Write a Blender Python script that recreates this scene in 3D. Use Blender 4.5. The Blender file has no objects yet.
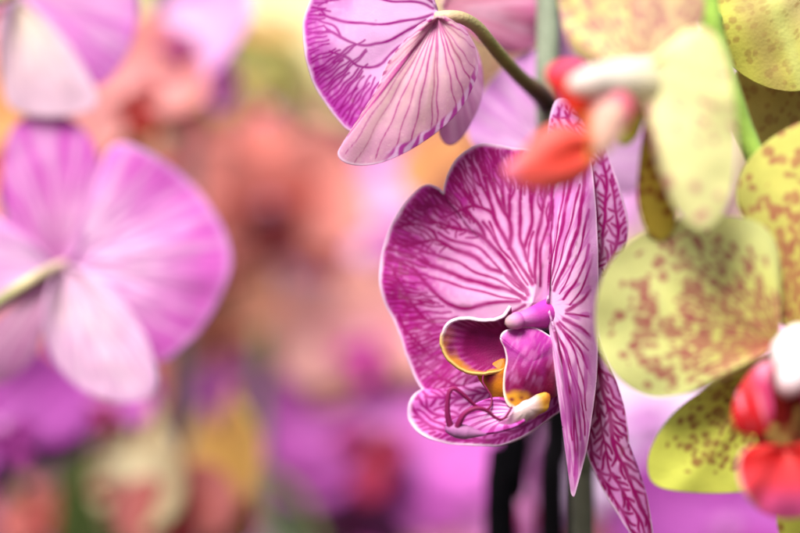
import bpy, math, random
import numpy as np
from mathutils import Vector, Matrix, kdtree

random.seed(7)
rng = np.random.default_rng(7)
SC = bpy.context.scene
COL = SC.collection

# ------------------------------------------------------------------ camera geometry
LENS, SENS = 88.0, 36.0
CAM_H = 0.60
K = SENS / LENS / 800.0          # metres per photo pixel per metre of distance


def P(px, py, z):
    px = np.asarray(px, float); py = np.asarray(py, float); z = np.asarray(z, float)
    return np.stack([(px - 400.0) * K * z, z * np.ones_like(px), CAM_H - (py - 266.5) * K * z], -1)


# ------------------------------------------------------------------ small numeric helpers
def hx(s):
    s = s.lstrip('#')
    c = np.array([int(s[i:i + 2], 16) / 255.0 for i in (0, 2, 4)])
    return np.where(c <= 0.04045, c / 12.92, ((c + 0.055) / 1.055) ** 2.4)


def sst(a, b, x):
    t = np.clip((x - a) / (b - a), 0, 1)
    return t * t * (3 - 2 * t)


def mixc(a, b, t):
    t = np.clip(np.asarray(t), 0, 1)[..., None]
    return a * (1 - t) + b * t


def hash3(i, seed):
    i = i.astype(np.int64)
    n = i[..., 0] * 374761393 + i[..., 1] * 668265263 + i[..., 2] * 2147483647 + seed * 1274126177
    n = (n ^ (n >> 13)) * 1274126177
    n = n & 0x7fffffff
    n = (n ^ (n >> 16)) * 2246822519
    return (n & 0xffff) / 65535.0


def vnoise(p, freq, seed=0):
    """smooth value noise of points (N,3); freq in cells per metre"""
    q = p * freq
    i = np.floor(q); f = q - i
    f = f * f * (3 - 2 * f)
    out = np.zeros(p.shape[:-1])
    for dx in (0, 1):
        for dy in (0, 1):
            for dz in (0, 1):
                w = (f[..., 0] if dx else 1 - f[..., 0]) * (f[..., 1] if dy else 1 - f[..., 1]) * (f[..., 2] if dz else 1 - f[..., 2])
                out += w * hash3(i + np.array([dx, dy, dz]), seed)
    return out


def catmull(pts, n, closed=False):
    pts = np.asarray(pts, float)
    if closed:
        ext = np.vstack([pts[-1], pts, pts[0], pts[1]])
        segs = len(pts)
    else:
        ext = np.vstack([2 * pts[0] - pts[1], pts, 2 * pts[-1] - pts[-2]])
        segs = len(pts) - 1
    out = []
    m = 24
    for s in range(segs):
        p0, p1, p2, p3 = ext[s:s + 4]
        t = np.linspace(0, 1, m, endpoint=False)[:, None]
        out.append(0.5 * ((2 * p1) + (-p0 + p2) * t + (2 * p0 - 5 * p1 + 4 * p2 - p3) * t ** 2 + (-p0 + 3 * p1 - 3 * p2 + p3) * t ** 3))
    out.append((pts[0] if closed else pts[-1])[None])
    c = np.vstack(out)
    d = np.r_[0, np.cumsum(np.linalg.norm(np.diff(c[:, :2], axis=0), axis=1))]
    s = np.linspace(0, d[-1], n)
    return np.stack([np.interp(s, d, c[:, k]) for k in range(c.shape[1])], -1)


# ------------------------------------------------------------------ materials
def petal_material(name, trans=0.3, rough=0.55, bump=0.12, scale=3400.0, spec=0.22, sheen=0.03, coat=0.0, var=0.06):
    m = bpy.data.materials.new(name); m.use_nodes = True
    nt = m.node_tree; nt.nodes.clear()
    N = nt.nodes.new; L = nt.links.new
    out = N('ShaderNodeOutputMaterial'); mix = N('ShaderNodeMixShader')
    pr = N('ShaderNodeBsdfPrincipled'); tr = N('ShaderNodeBsdfTranslucent')
    at = N('ShaderNodeAttribute'); at.attribute_name = 'pigment'
    tc = N('ShaderNodeTexCoord')
    n1 = N('ShaderNodeTexNoise'); n1.inputs['Scale'].default_value = 260.0; n1.inputs['Detail'].default_value = 5
    n2 = N('ShaderNodeTexVoronoi'); n2.inputs['Scale'].default_value = scale
    L(tc.outputs['Object'], n1.inputs['Vector']); L(tc.outputs['Object'], n2.inputs['Vector'])
    mr = N('ShaderNodeMapRange'); mr.inputs['From Min'].default_value = 0.3; mr.inputs['From Max'].default_value = 0.7
    mr.inputs['To Min'].default_value = 1 - var; mr.inputs['To Max'].default_value = 1 + var
    L(n1.outputs['Fac'], mr.inputs['Value'])
    mul = N('ShaderNodeVectorMath'); mul.operation = 'SCALE'
    L(at.outputs['Color'], mul.inputs[0]); L(mr.outputs['Result'], mul.inputs['Scale'])
    bp = N('ShaderNodeBump'); bp.inputs['Strength'].default_value = bump; bp.inputs['Distance'].default_value = 0.0003
    L(n2.outputs['Distance'], bp.inputs['Height'])
    L(mul.outputs['Vector'], pr.inputs['Base Color']); L(mul.outputs['Vector'], tr.inputs['Color'])
    L(bp.outputs['Normal'], pr.inputs['Normal'])
    pr.inputs['Roughness'].default_value = rough
    pr.inputs['Specular IOR Level'].default_value = spec
    pr.inputs['Sheen Weight'].default_value = sheen
    pr.inputs['Coat Weight'].default_value = coat
    pr.inputs['Coat Roughness'].default_value = 0.25
    mix.inputs['Fac'].default_value = trans
    L(pr.outputs['BSDF'], mix.inputs[1]); L(tr.outputs['BSDF'], mix.inputs[2])
    L(mix.outputs['Shader'], out.inputs['Surface'])
    return m


M_PETAL = petal_material('petal_tissue')
M_SOFT = petal_material('petal_tissue_soft', trans=0.3, bump=0.15, scale=1500)
M_LIP = petal_material('lip_tissue', trans=0.22, rough=0.5, bump=0.15, scale=3200, spec=0.28, sheen=0.03, coat=0.0, var=0.16)
M_STEM = petal_material('stem_skin', trans=0.03, rough=0.5, bump=0.3, scale=1400, spec=0.35, sheen=0.05, var=0.2)
M_DARK = petal_material('dark_stem_skin', trans=0.0, rough=0.8, bump=0.2, scale=1400, spec=0.06, sheen=0.0, var=0.2)
M_LEAF = petal_material('leaf_skin', trans=0.15, rough=0.42, bump=0.2, scale=900, spec=0.4, sheen=0.0, var=0.2)


def noise_material(name, c1, c2, scale, rough=0.9):
    m = bpy.data.materials.new(name); m.use_nodes = True
    nt = m.node_tree; pr = nt.nodes['Principled BSDF']
    tc = nt.nodes.new('ShaderNodeTexCoord'); n = nt.nodes.new('ShaderNodeTexNoise'); r = nt.nodes.new('ShaderNodeValToRGB')
    b = nt.nodes.new('ShaderNodeBump'); b.inputs['Distance'].default_value = 0.004
    n.inputs['Scale'].default_value = scale; n.inputs['Detail'].default_value = 8
    nt.links.new(tc.outputs['Object'], n.inputs['Vector']); nt.links.new(n.outputs['Fac'], r.inputs['Fac'])
    r.color_ramp.elements[0].position = 0.35; r.color_ramp.elements[1].position = 0.68
    r.color_ramp.elements[0].color = (*c1, 1); r.color_ramp.elements[1].color = (*c2, 1)
    nt.links.new(r.outputs['Color'], pr.inputs['Base Color']); nt.links.new(n.outputs['Fac'], b.inputs['Height'])
    nt.links.new(b.outputs['Normal'], pr.inputs['Normal'])
    pr.inputs['Roughness'].default_value = rough
    return m


# ------------------------------------------------------------------ mesh helpers
def link_mesh(name, verts, faces, cols, mat, parent=None, loc=None, thick=0.0):
    me = bpy.data.meshes.new(name)
    v = np.asarray(verts, float)
    if loc is not None:
        v = v - np.asarray(loc)
    me.from_pydata(v.tolist(), [], faces if isinstance(faces, list) else faces.tolist())
    at = me.attributes.new('pigment', 'FLOAT_COLOR', 'POINT')
    c4 = np.ones((len(v), 4), np.float32); c4[:, :3] = np.clip(cols, 0.0, 1.0)
    at.data.foreach_set('color', c4.ravel())
    me.polygons.foreach_set('use_smooth', np.ones(len(me.polygons), bool))
    me.materials.append(mat); me.update()
    o = bpy.data.objects.new(name, me); COL.objects.link(o)
    if parent is not None:
        o.parent = parent
    if thick > 0:
        s = o.modifiers.new('thickness', 'SOLIDIFY'); s.thickness = thick; s.offset = 0.0
    return o


def thing(name, label, cat, loc, group=None):
    o = bpy.data.objects.new(name, None); COL.objects.link(o)
    o.empty_display_size = 0.01
    o.location = loc; o['label'] = label; o['category'] = cat
    if group: o['group'] = group
    return o


def tag(o, label, cat, group=None, kind=None):
    o['label'] = label; o['category'] = cat
    if group: o['group'] = group
    if kind: o['kind'] = kind
    return o


def grid_faces(nu, nv):
    i, j = np.meshgrid(np.arange(nu - 1), np.arange(nv - 1), indexing='ij')
    a = i * nv + j
    return np.stack([a, a + nv, a + nv + 1, a + 1], -1).reshape(-1, 4)


# ------------------------------------------------------------------ vein growth in (u, v) of a petal
class Surf:
    def __init__(self, G):      # G (nu, nv, 3)
        self.G = G; self.nu, self.nv = G.shape[:2]

    def at(self, u, v):
        x = min(max(u, 0), 1) * (self.nu - 1); y = min(max(v, 0), 1) * (self.nv - 1)
        i = min(int(x), self.nu - 2); j = min(int(y), self.nv - 2); fx = x - i; fy = y - j
        g = self.G
        return (g[i, j] * (1 - fx) + g[i + 1, j] * fx) * (1 - fy) + (g[i, j + 1] * (1 - fx) + g[i + 1, j + 1] * fx) * fy


def grow_veins(S, n0, thr, w, r, cross=0.0, vmin=0.18, vend=0.985, u0=0.01, u1=0.99, taper=0.5, wob=0.25, cv=0.5, wave=0.10):
    """returns list of (point, halfwidth); thr, w in metres"""
    pts = []; lines = []
    edges = np.linspace(u0, u1, n0 + 1)
    stack = []
    for k in range(n0):
        a, b = edges[k], edges[k + 1]
        stack.append((a, b, 0.03 + 0.03 * r.random(), (a + b) / 2, w * (0.55 + 0.9 * r.random())))
    while stack:
        a, b, v, u, ww = stack.pop()
        c = a + (b - a) * (0.5 + wob * (r.random() - 0.5))
        lim = thr * (0.75 + 0.5 * r.random())
        end = vend - 0.03 * r.random()
        line = [(u, v, ww)]
        ph = r.random() * 6
        while v < end:
            v += 0.012
            u += (c - u) * 0.16
            uu = u + (b - a) * wave * math.sin(ph + v * 22)
            ws = ww * (1 - taper * v)
            line.append((uu, v, ws))
            if v > vmin and np.linalg.norm(S.at(b, v) - S.at(a, v)) > lim:
                m = c
                stack.append((a, m, v, uu, ww * (0.82 + 0.2 * r.random())))
                stack.append((m, b, v, uu, ww * (0.82 + 0.2 * r.random())))
                break
        lines.append(line)
    for ln in lines:
        for (ua, va, wa), (ub, vb, wb) in zip(ln[:-1], ln[1:]):
            pa, pb = S.at(ua, va), S.at(ub, vb)
            n = max(1, int(np.linalg.norm(pb - pa) / 0.00012))
            for t in np.arange(n) / n:
                pts.append((pa + (pb - pa) * t, wa + (wb - wa) * t))
    # cross links between neighbours
    if cross > 0:
        flat = [(uu, v, ws) for ln in lines for (uu, v, ws) in ln]
        flat.sort(key=lambda q: q[1])
        vs = np.array([q[1] for q in flat]); us = np.array([q[0] for q in flat])
        for (uu, v, ws) in flat:
            p = cross * sst(cv - 0.2, cv + 0.25, v)
            if r.random() > p: continue
            sel = np.abs(vs - (v + 0.025)) < 0.012
            d = us[sel] - uu
            d = d[d > 0.002]
            if len(d) == 0: continue
            ub = uu + d.min(); vb = v + 0.01 + 0.05 * r.random()
            pa, pb = S.at(uu, v), S.at(ub, vb)
            if np.linalg.norm(pa - pb) > thr * 2.2: continue
            n = max(2, int(np.linalg.norm(pb - pa) / 0.00012))
            for t in np.arange(n) / n:
                pts.append((pa + (pb - pa) * t, ws * 0.75))
    return pts


def vein_fields(V, pts):
    kd = kdtree.KDTree(len(pts))
    for i, (p, _) in enumerate(pts): kd.insert(p, i)
    kd.balance()
    d = np.empty(len(V)); w = np.empty(len(V))
    for i, p in enumerate(V):
        _, k, dist = kd.find(p)
        d[i] = dist; w[i] = pts[k][1]
    return d, w


def voronoi_edge(Q, spacing, r, jit=0.9):
    """Q (N,2) metres -> F2-F1 distance"""
    lo = Q.min(0) - spacing * 2; hi = Q.max(0) + spacing * 2
    nx, ny = ((hi - lo) / spacing).astype(int) + 1
    kd = kdtree.KDTree(nx * ny); k = 0
    for i in range(nx):
        for j in range(ny):
            p = lo + spacing * (np.array([i + 0.5 * (j % 2), j]) + jit * (r.random(2) - 0.5))
            kd.insert((p[0], p[1], 0), k); k += 1
    kd.balance()
    out = np.empty(len(Q))
    for i, q in enumerate(Q):
        f = kd.find_n((q[0], q[1], 0), 2)
        out[i] = f[1][2] - f[0][2]
    return out



# ------------------------------------------------------------------ traced main veins with side veins and a fringe of short rim veins
class Veins:
    """works in the flat pattern plane of one petal (units: photo pixels, about 0.2 mm)"""
    def __init__(self, c, r):
        self.r = r; self.occ = {}; self.pts = []; self.A = c['apx'][:2]
        nu, nv = c['shape']
        px = c['px'].reshape(nu, nv)[::3, ::3]; py = c['py'].reshape(nu, nv)[::3, ::3]; vv = c['v'].reshape(nu, nv)[::3, ::3]
        self.vv = vv.ravel()
        self.kd = kdtree.KDTree(len(self.vv))
        for i, (a, b) in enumerate(zip(px.ravel(), py.ravel())): self.kd.insert((a, b, 0), i)
        self.kd.balance()
        self.rim = np.stack([c['px'].reshape(nu, nv)[:, -1], c['py'].reshape(nu, nv)[:, -1]], -1)

    def v(self, p):
        _, i, d = self.kd.find((p[0], p[1], 0))
        return self.vv[i] if d < 3.0 else 1.5

    def put(self, p, w, k):
        self.pts.append((p[0], p[1], w)); self.occ.setdefault((int(p[0] // 1.5), int(p[1] // 1.5)), []).append(k)

    def hit(self, p, own, rad=1):
        a, b = int(p[0] // 1.5), int(p[1] // 1.5)
        for i in range(-rad, rad + 1):
            for j in range(-rad, rad + 1):
                for k in self.occ.get((a + i, b + j), ()):
                    if k not in own: return True
        return False

    def mains(self, lines):
        self.lines = []
        for k, (pl, w0, w1) in enumerate(lines):
            pl = np.array(pl, float)
            L = np.linalg.norm(np.diff(pl, axis=0), axis=1).sum()
            C = catmull(pl, max(6, int(L / 0.6)))
            ph = self.r.random() * 6
            t = np.linspace(0, 1, len(C))
            T = np.gradient(C, axis=0); T /= np.linalg.norm(T, axis=1)[:, None] + 1e-9
            C = C + np.stack([-T[:, 1], T[:, 0]], -1) * (0.5 * np.sin(ph + t * L * 0.16))[:, None]
            self.lines.append((k, C, T, w0 + (w1 - w0) * t))
        for k, C, T, W in self.lines:
            for p, w in zip(C, W): self.put(p, w, k)

    def spurs(self, step, w, v0, ang, relax=0.05, maxlen=40, jit=0.3, vend=0.97, only=None, minlen=3, sides=(-1, 1), fork=0.0):
        r = self.r; nid = 1000 + len(self.pts)
        seeds = []
        for k, C, T, W in self.lines:
            if only is not None and k not in only: continue
            for sd in sides:
                d = step * r.random()
                while d < len(C) * 0.6:
                    i = int(d / 0.6)
                    if i >= len(C): break
                    seeds.append((k, C[i], T[i], sd)); d += step * (1 + jit * (2 * r.random() - 1))
        r.shuffle(seeds) if False else None
        order = r.permutation(len(seeds))
        queue = [seeds[i] + (w,) for i in order]
        while queue:
            k, p, t, sd, w_ = queue.pop(0)
            p = np.array(p)
            if self.v(p) < v0 + 0.1 * (r.random() - 0.5): continue
            a = math.radians(ang) * (0.6 + 0.85 * r.random()) * sd
            dr = np.array([t[0] * math.cos(a) - t[1] * math.sin(a), t[0] * math.sin(a) + t[1] * math.cos(a)])
            nid += 1; path = []; L = 0; q = p.copy(); wig = r.random() * 6; ml = maxlen * (0.6 + 0.6 * r.random())
            while L < ml:
                rad = q - self.A; rad /= np.linalg.norm(rad) + 1e-9
                dr = dr * (1 - relax) + rad * relax; dr /= np.linalg.norm(dr)
                side = np.array([-dr[1], dr[0]])
                q = q + dr * 0.6 + side * 0.17 * math.sin(wig + L * (0.22 + 0.02 * wig)); L += 0.6
                if self.v(q) > vend: break
                path.append(q.copy())
                if L > 4 and self.hit(q + dr * 1.0, {k, nid} if L < 10 else {nid}): break
            if L < minlen: continue
            n = len(path)
            for i, q in enumerate(path): self.put(q, w_ * (1 - 0.35 * i / n), nid)
            if fork and n > 12:
                i = int(n * (0.35 + 0.3 * r.random()))
                if r.random() < fork: queue.append((nid, path[i], (path[i] - path[i - 2]) / (np.linalg.norm(path[i] - path[i - 2]) + 1e-9), 1 if r.random() < 0.5 else -1, w_ * 0.85))

    def fringe(self, step, w, vin, u0=0.0, u1=1.0, skew=0.0, vend=0.965, jit=0.3, gap=0.45, free=False):
        r = self.r
        d = np.r_[0, np.cumsum(np.linalg.norm(np.diff(self.rim, axis=0), axis=1))]; Lr = d[-1]
        s = Lr * u0; nid = 500000 + len(self.pts)
        while s < Lr * u1:
            e = np.array([np.interp(s, d, self.rim[:, 0]), np.interp(s, d, self.rim[:, 1])])
            s += step * (1 + jit * (2 * r.random() - 1))
            nid += 1
            rad = self.A - e; R = np.linalg.norm(rad); rad /= R
            ca, sa = math.cos(skew), math.sin(skew); rad = np.array([rad[0] * ca - rad[1] * sa, rad[0] * sa + rad[1] * ca])
            q = e + rad * R * (1 - vend)
            if not free and self.hit(q, {nid}, max(1, int(step * gap / 1.5))): continue
            wig = r.random() * 6; L = 0; path = []
            lim = vin + (0.2 if free else 0.14) * (r.random() - 0.5)
            while self.v(q) > lim:
                q = q + rad * 0.6 + np.array([-rad[1], rad[0]]) * 0.12 * math.sin(wig + L * 0.3); L += 0.6
                path.append(q.copy())
                if not free and L > 3 and self.hit(q + rad, {nid}): break
                if L > R: break
            n = max(1, len(path))
            for i, p in enumerate(path): self.put(p, w * (1 - 0.3 * i / n), nid)

    def field(self, px, py, step=None):
        kd = kdtree.KDTree(len(self.pts))
        for i, p in enumerate(self.pts): kd.insert((p[0], p[1], 0), i)
        kd.balance()
        d = np.empty(len(px)); w = np.empty(len(px))
        for i in range(len(px)):
            _, k, dist = kd.find((px[i], py[i], 0))
            d[i] = dist; w[i] = self.pts[k][2]
        return d, w


def style_traced(cin, cmid, cout, cvein, crim, grow, mid=0.45, halo=2.2, haloc='#b8409f', halof=0.5, rimw=0.014, seed=1, wide=1.0, veinin=0.8, speck=0.3, extra=None, cend=0.95, streak=None):
    cin, cmid, cout, cvein, crim, hc = map(hx, (cin, cmid, cout, cvein, crim, haloc))

    def f(c):
        r = np.random.default_rng(seed)
        V, u, v, px, py = c['V'], c['u'], c['v'], c['px'], c['py']
        g = Veins(c, r); grow(g)
        d, w = g.field(px, py)
        w = w * wide * (0.75 + 0.5 * vnoise(V, 900, seed + 3))
        base = mixc(mixc(np.broadcast_to(cin, V.shape), cmid, sst(0.02, mid, v)), cout, sst(mid, cend, v + 0.2 * (vnoise(V, 200, seed) - 0.5)))
        base = mixc(base, cin, speck * sst(0.45, 0.85, vnoise(V, 1300, seed + 9)) * sst(0.1, 0.4, v))
        base = mixc(base, hc, (1 - sst(w, w * (1 + halo), d)) * halof)
        core = 1 - sst(w * 0.55, w * 1.5, d)
        if streak:
            v0, ku, kv, sc_, am = streak
            q = np.stack([u * ku + 0.6 * vnoise(V, 260, seed), v * kv, np.full(len(v), seed * 1.7)], -1)
            n = 0.65 * vnoise(q, 1.0, seed) + 0.35 * vnoise(q * np.array([2.1, 1.6, 1]), 1.0, seed + 2)
            base = mixc(base, hx(sc_), am * sst(0.46, 0.68, n) * sst(v0 - 0.12, v0 + 0.1, v) * (1 - 0.5 * sst(0.9, 0.97, v)))
        base = mixc(base, cvein, core * (0.78 + 0.22 * sst(0.25, 0.6, vnoise(V, 420, seed + 6))) * (veinin + (1 - veinin) * sst(0.05, 0.35, v)))
        base = mixc(base, hx('#8a4a58'), 0.35 * sst(0.86, 0.93, vnoise(V, 620, seed + 40)) * sst(0.2, 0.5, v))
        if extra: base = extra(c, base)
        vr = v + 0.014 * (vnoise(V, 380, seed + 21) - 0.5)
        return mixc(base, crim, sst(1 - rimw * 2.0, 1 - rimw * 0.3, vr) * 0.85)
    return f


MAIN_PETAL = [
    ([(525, 299), (507, 289), (490, 286), (466, 278.5), (445, 271), (427, 263.5), (412, 256), (397, 250), (386, 248.5)], 1.3, 1.3),
    ([(520, 301), (505, 301.5), (484, 304.5), (464.5, 308), (449.5, 304.5), (441, 298), (433, 290.5), (422.5, 280), (413.5, 269.5), (403, 263.5), (388, 257.5)], 0.9, 1.5),
    ([(526.5, 290.5), (510, 278.5), (498, 271), (490, 268), (475, 257.5), (454, 248.5), (437.5, 241), (422.5, 242), (404.5, 245.5), (393, 240)], 1.1, 1.5),
    ([(437.5, 240), (431.5, 230.5), (419.5, 224.5), (407.5, 224.5), (396, 229)], 1.2, 1.3),
    ([(528, 295), (517.5, 278.5), (502.5, 257.5), (486, 239.5), (472, 232), (454, 227.5), (436, 223), (424, 221.5), (408, 213), (402, 209)], 1.2, 1.6),
    ([(495, 219), (490, 212), (473, 206), (460, 210), (451, 213), (442, 210), (436, 206), (425, 206), (413, 205)], 1.2, 1.5),
    ([(486, 239.5), (480, 226), (473, 217), (466, 209)], 1.2, 1.0),
    ([(532, 284), (520.5, 265), (510, 248.5), (502.5, 233.5), (495, 219), (489, 199), (481, 184), (475, 171), (468, 158), (465, 153)], 1.1, 1.3),
    ([(473, 206), (463, 191), (454, 181), (447, 176)], 1.3, 1.0),
    ([(475, 205), (469, 191), (461, 178), (454, 167)], 1.3, 1.0),
    ([(489, 199), (485, 177), (478, 160), (475, 149)], 1.3, 1.1),
    ([(460, 208), (449, 197), (444, 193)], 1.2, 1.0),
    ([(510, 248.5), (511, 233.5), (508.5, 220), (502, 207), (496, 195), (489, 178), (484, 162), (481, 148)], 1.3, 1.4),
    ([(504, 211), (503, 195), (502, 177), (496, 160), (494, 151)], 1.4, 1.3),
    ([(508.5, 220), (510, 200), (511, 185), (510, 165), (508, 150)], 1.3, 1.3),
    ([(533, 277), (526.5, 259), (523.5, 247), (520.5, 238), (520, 220), (521, 190), (521, 165), (522, 152)], 0.9, 1.4),
    ([(525, 248.5), (529.5, 232), (532, 218), (532, 200), (534, 185), (535, 155)], 1.0, 1.4),
    ([(535, 283), (535.5, 254.5), (537, 238), (540, 225), (543, 205), (546, 190), (547, 162)], 0.9, 1.5),
    ([(540, 286), (540, 256), (544.5, 236.5), (550, 218), (553, 195), (554, 180)], 0.7, 1.3),
    ([(525, 305), (500, 318), (470, 328), (443.5, 327), (433, 324), (421, 315), (414, 305), (409, 298), (404.5, 290.5), (397, 278.5), (392.5, 268), (384, 264)], 0.8, 1.5),
    ([(522, 312), (500, 340), (470, 360), (440, 360), (420, 345), (406, 330), (399, 315)], 0.8, 1.1),
    ([(520, 320), (500, 360), (470, 385), (445, 380), (425, 365), (412, 352)], 0.8, 1.1),
    # thin ones between
    ([(524, 292), (506, 277), (490, 257.5), (476.5, 247), (451, 239.5), (438, 233)], 0.5, 0.9),
    ([(523, 296), (505, 284), (490, 277), (473.5, 271), (457, 262), (436, 254.5), (420, 252)], 0.5, 0.9),
    ([(518, 300), (490, 294), (460, 286), (433, 278)], 0.45, 0.7),
    ([(528, 285), (512, 262), (500, 247), (490, 232), (483, 222)], 0.5, 0.9),
    ([(512, 262), (505, 254), (497, 240), (489, 222)], 0.4, 0.7),
    ([(530, 272), (528, 262), (529, 246), (534, 232)], 0.4, 0.7),
]


def grow_main(g):
    g.mains(MAIN_PETAL)
    g.spurs(10, 0.85, 0.62, 24, relax=0.05, maxlen=60, only=set(range(22)), minlen=12)
    g.spurs(9.0, 0.7, 0.55, 62, relax=0.0, maxlen=12, only={2, 3, 4}, jit=0.5, minlen=5)
    g.spurs(8, 0.7, 0.42, 30, relax=0.03, maxlen=60, only={19, 20, 21}, jit=0.5, minlen=12)
    g.fringe(5.0, 0.85, 0.76, free=True)
    g.fringe(8.0, 0.75, 0.62, 0.60, 0.97, skew=0.08, free=True)


RIGHT_PETAL = [
    ([(550, 285), (556.5, 254.5), (564, 220), (570, 187), (574, 165)], 0.7, 1.4),
    ([(555, 290.5), (563, 270), (570, 253), (579, 220), (584, 180), (585, 165)], 0.9, 1.3),
    ([(564, 299.5), (570, 290), (576, 280), (585, 262), (588, 245)], 0.8, 0.7),
    ([(567, 310.5), (575, 305), (583.5, 299), (590, 290)], 1.2, 0.7),
    ([(564, 319.5), (574, 325), (582, 328.5), (590, 336)], 1.2, 0.7),
    ([(558, 324), (564, 331), (570, 337.5), (580.5, 352.5), (587, 368)], 1.1, 0.6),
    ([(550, 290), (550, 270), (551, 250), (552, 225), (554, 200)], 0.8, 0.9),
    ([(555, 328), (562, 345), (570, 370), (577, 400), (580, 440)], 0.6, 0.5),
    ([(555, 332), (560, 350), (567, 380), (574, 415), (577, 455)], 0.6, 0.5),
    ([(556, 337), (563, 365), (570, 400), (574, 440), (575, 475)], 0.6, 0.6),
    ([(562, 328), (574, 352), (582, 380), (586, 410)], 0.6, 0.4),
    ([(553, 285), (560, 262), (567, 236), (574, 210), (579, 185)], 0.35, 0.8),
    ([(560, 294), (568, 278), (577, 258), (583, 235), (588, 210)], 0.4, 0.8),
    ([(549, 280), (553, 255), (558, 228), (562, 205), (566, 180)], 0.35, 0.8),
    ([(570, 305), (580, 290), (588, 272), (592, 255)], 0.5, 0.7),
    ([(566, 314), (577, 315), (588, 316)], 0.7, 0.5),
    ([(560, 322), (570, 332), (579, 341), (588, 350)], 0.7, 0.5),
    ([(556, 330), (566, 352), (574, 376), (582, 405), (584, 435)], 0.5, 0.5),
    ([(557, 340), (563, 372), (568, 400), (572, 440)], 0.5, 0.5),
]


def grow_right(g):
    g.mains(RIGHT_PETAL)


def right_extra(c, b):
    px, py, V = c['px'], c['py'], c['V']
    n = vnoise(V * np.array([3.0, 1, 0.35]), 520, 4)
    low = sst(320, 380, py)
    b = mixc(b, hx('#b244a0'), 0.8 * low * sst(0.42, 0.66, n))
    edge = sst(586, 594, px + 0.03 * np.abs(py - 300) * 0)
    b = mixc(b, hx('#d49ad2'), 0.75 * edge)
    return mixc(b, hx('#b84aa6'), 0.5 * np.exp(-((px - 587.5) / 2.6) ** 2) * (1 - sst(270, 310, py)))


DORSAL = [
    ([(592, 275), (602, 249.5), (602.5, 233), (605, 210), (606, 184.5), (604.5, 169.5), (598, 145), (588, 125), (577, 108)], 1.5, 1.2),
    ([(604, 275), (613, 255.5), (616, 245), (617.5, 230), (615, 205), (610, 180)], 1.6, 1.0),
    ([(585, 280), (594, 245), (596, 215), (594, 185), (586, 155), (574, 130), (565, 112)], 1.1, 1.1),
    ([(578, 285), (584, 235), (582, 195), (574, 160), (563, 130), (558, 115)], 1.1, 1.1),
    ([(568, 290), (570, 230), (566, 180), (559, 145), (555, 125)], 1.0, 1.0),
]


def grow_dorsal(g):
    g.mains(DORSAL)
    g.spurs(8.0, 1.25, 0.12, 46, relax=0.0, maxlen=60, jit=0.8, fork=0.4, minlen=5)
    g.fringe(6, 1.2, 0.86)


LOWER_RIGHT = [
    ([(592, 345), (598, 365), (602, 388), (607, 405), (611, 425), (616, 453), (625, 468), (631, 486), (640, 505), (648, 525), (651, 552)], 1.6, 1.6),
    ([(588, 370), (595, 393.5), (599.5, 412), (603, 435), (610, 470), (622, 489), (634, 510), (643, 528), (649, 552)], 1.0, 1.0),
    ([(582, 380), (587, 420), (593.5, 460), (607, 486), (620.5, 508.5), (632, 530)], 0.9, 0.9),
]


def grow_lower_right(g):
    g.mains(LOWER_RIGHT)
    g.spurs(7.4, 1.35, 0.05, 27, relax=-0.012, maxlen=90, jit=0.8, fork=0.45, minlen=6)
    g.fringe(6.5, 1.4, 0.84)


LOWER_LEFT = [
    ([(566, 385), (545, 403), (518, 420), (490, 432), (460, 434), (435, 428), (420, 418), (413, 410)], 1.2, 1.2),
    ([(560, 378), (530, 395), (500, 410), (465, 418), (438, 415), (422, 405)], 1.0, 1.2),
    ([(568, 392), (552, 410), (528, 425), (505, 437), (478, 441), (450, 439)], 0.9, 0.9),
    ([(555, 374), (520, 384), (480, 394), (445, 398), (425, 397)], 0.9, 1.0),
]


def grow_lower_left(g):
    g.mains(LOWER_LEFT)
    g.spurs(7.5, 1.3, 0.1, 32, relax=0.0, maxlen=80, jit=0.8, fork=0.4, minlen=6)
    g.fringe(6, 1.3, 0.84)


TOP_PETAL = [
    ([(433, 15), (410, 20), (391, 23.6), (370, 24), (351, 23), (335, 19), (320, 15)], 1.0, 0.9),
    ([(425, 20), (411.5, 28.7), (388, 40.5), (376, 44), (364, 45.6), (344, 39), (327, 30)], 1.0, 0.9),
    ([(415, 35), (391, 54), (382, 63), (371, 67.5), (357.5, 66), (347, 57), (330, 52)], 1.0, 0.9),
    ([(433, 8), (421, 3), (391, 1), (365, -4), (340, -2), (318, -6)], 0.9, 0.8),
    ([(432, 2), (410, -15), (380, -25), (345, -28)], 0.9, 0.8),
    ([(420, 40), (400, 75), (385, 95), (370, 115)], 0.9, 0.8),
    ([(425, 45), (410, 85), (395, 115)], 0.8, 0.7),
]


def grow_top(g):
    g.mains(TOP_PETAL)
    g.spurs(7, 0.85, 0.72, 24, relax=0.02, maxlen=40, jit=0.4, only={0, 1, 3, 4}, minlen=9)
    g.fringe(4.6, 0.9, 0.66, 0.53, 0.88, skew=-0.12, free=True)
    g.fringe(4.8, 0.8, 0.84, 0.30, 0.54, free=True)


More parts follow.
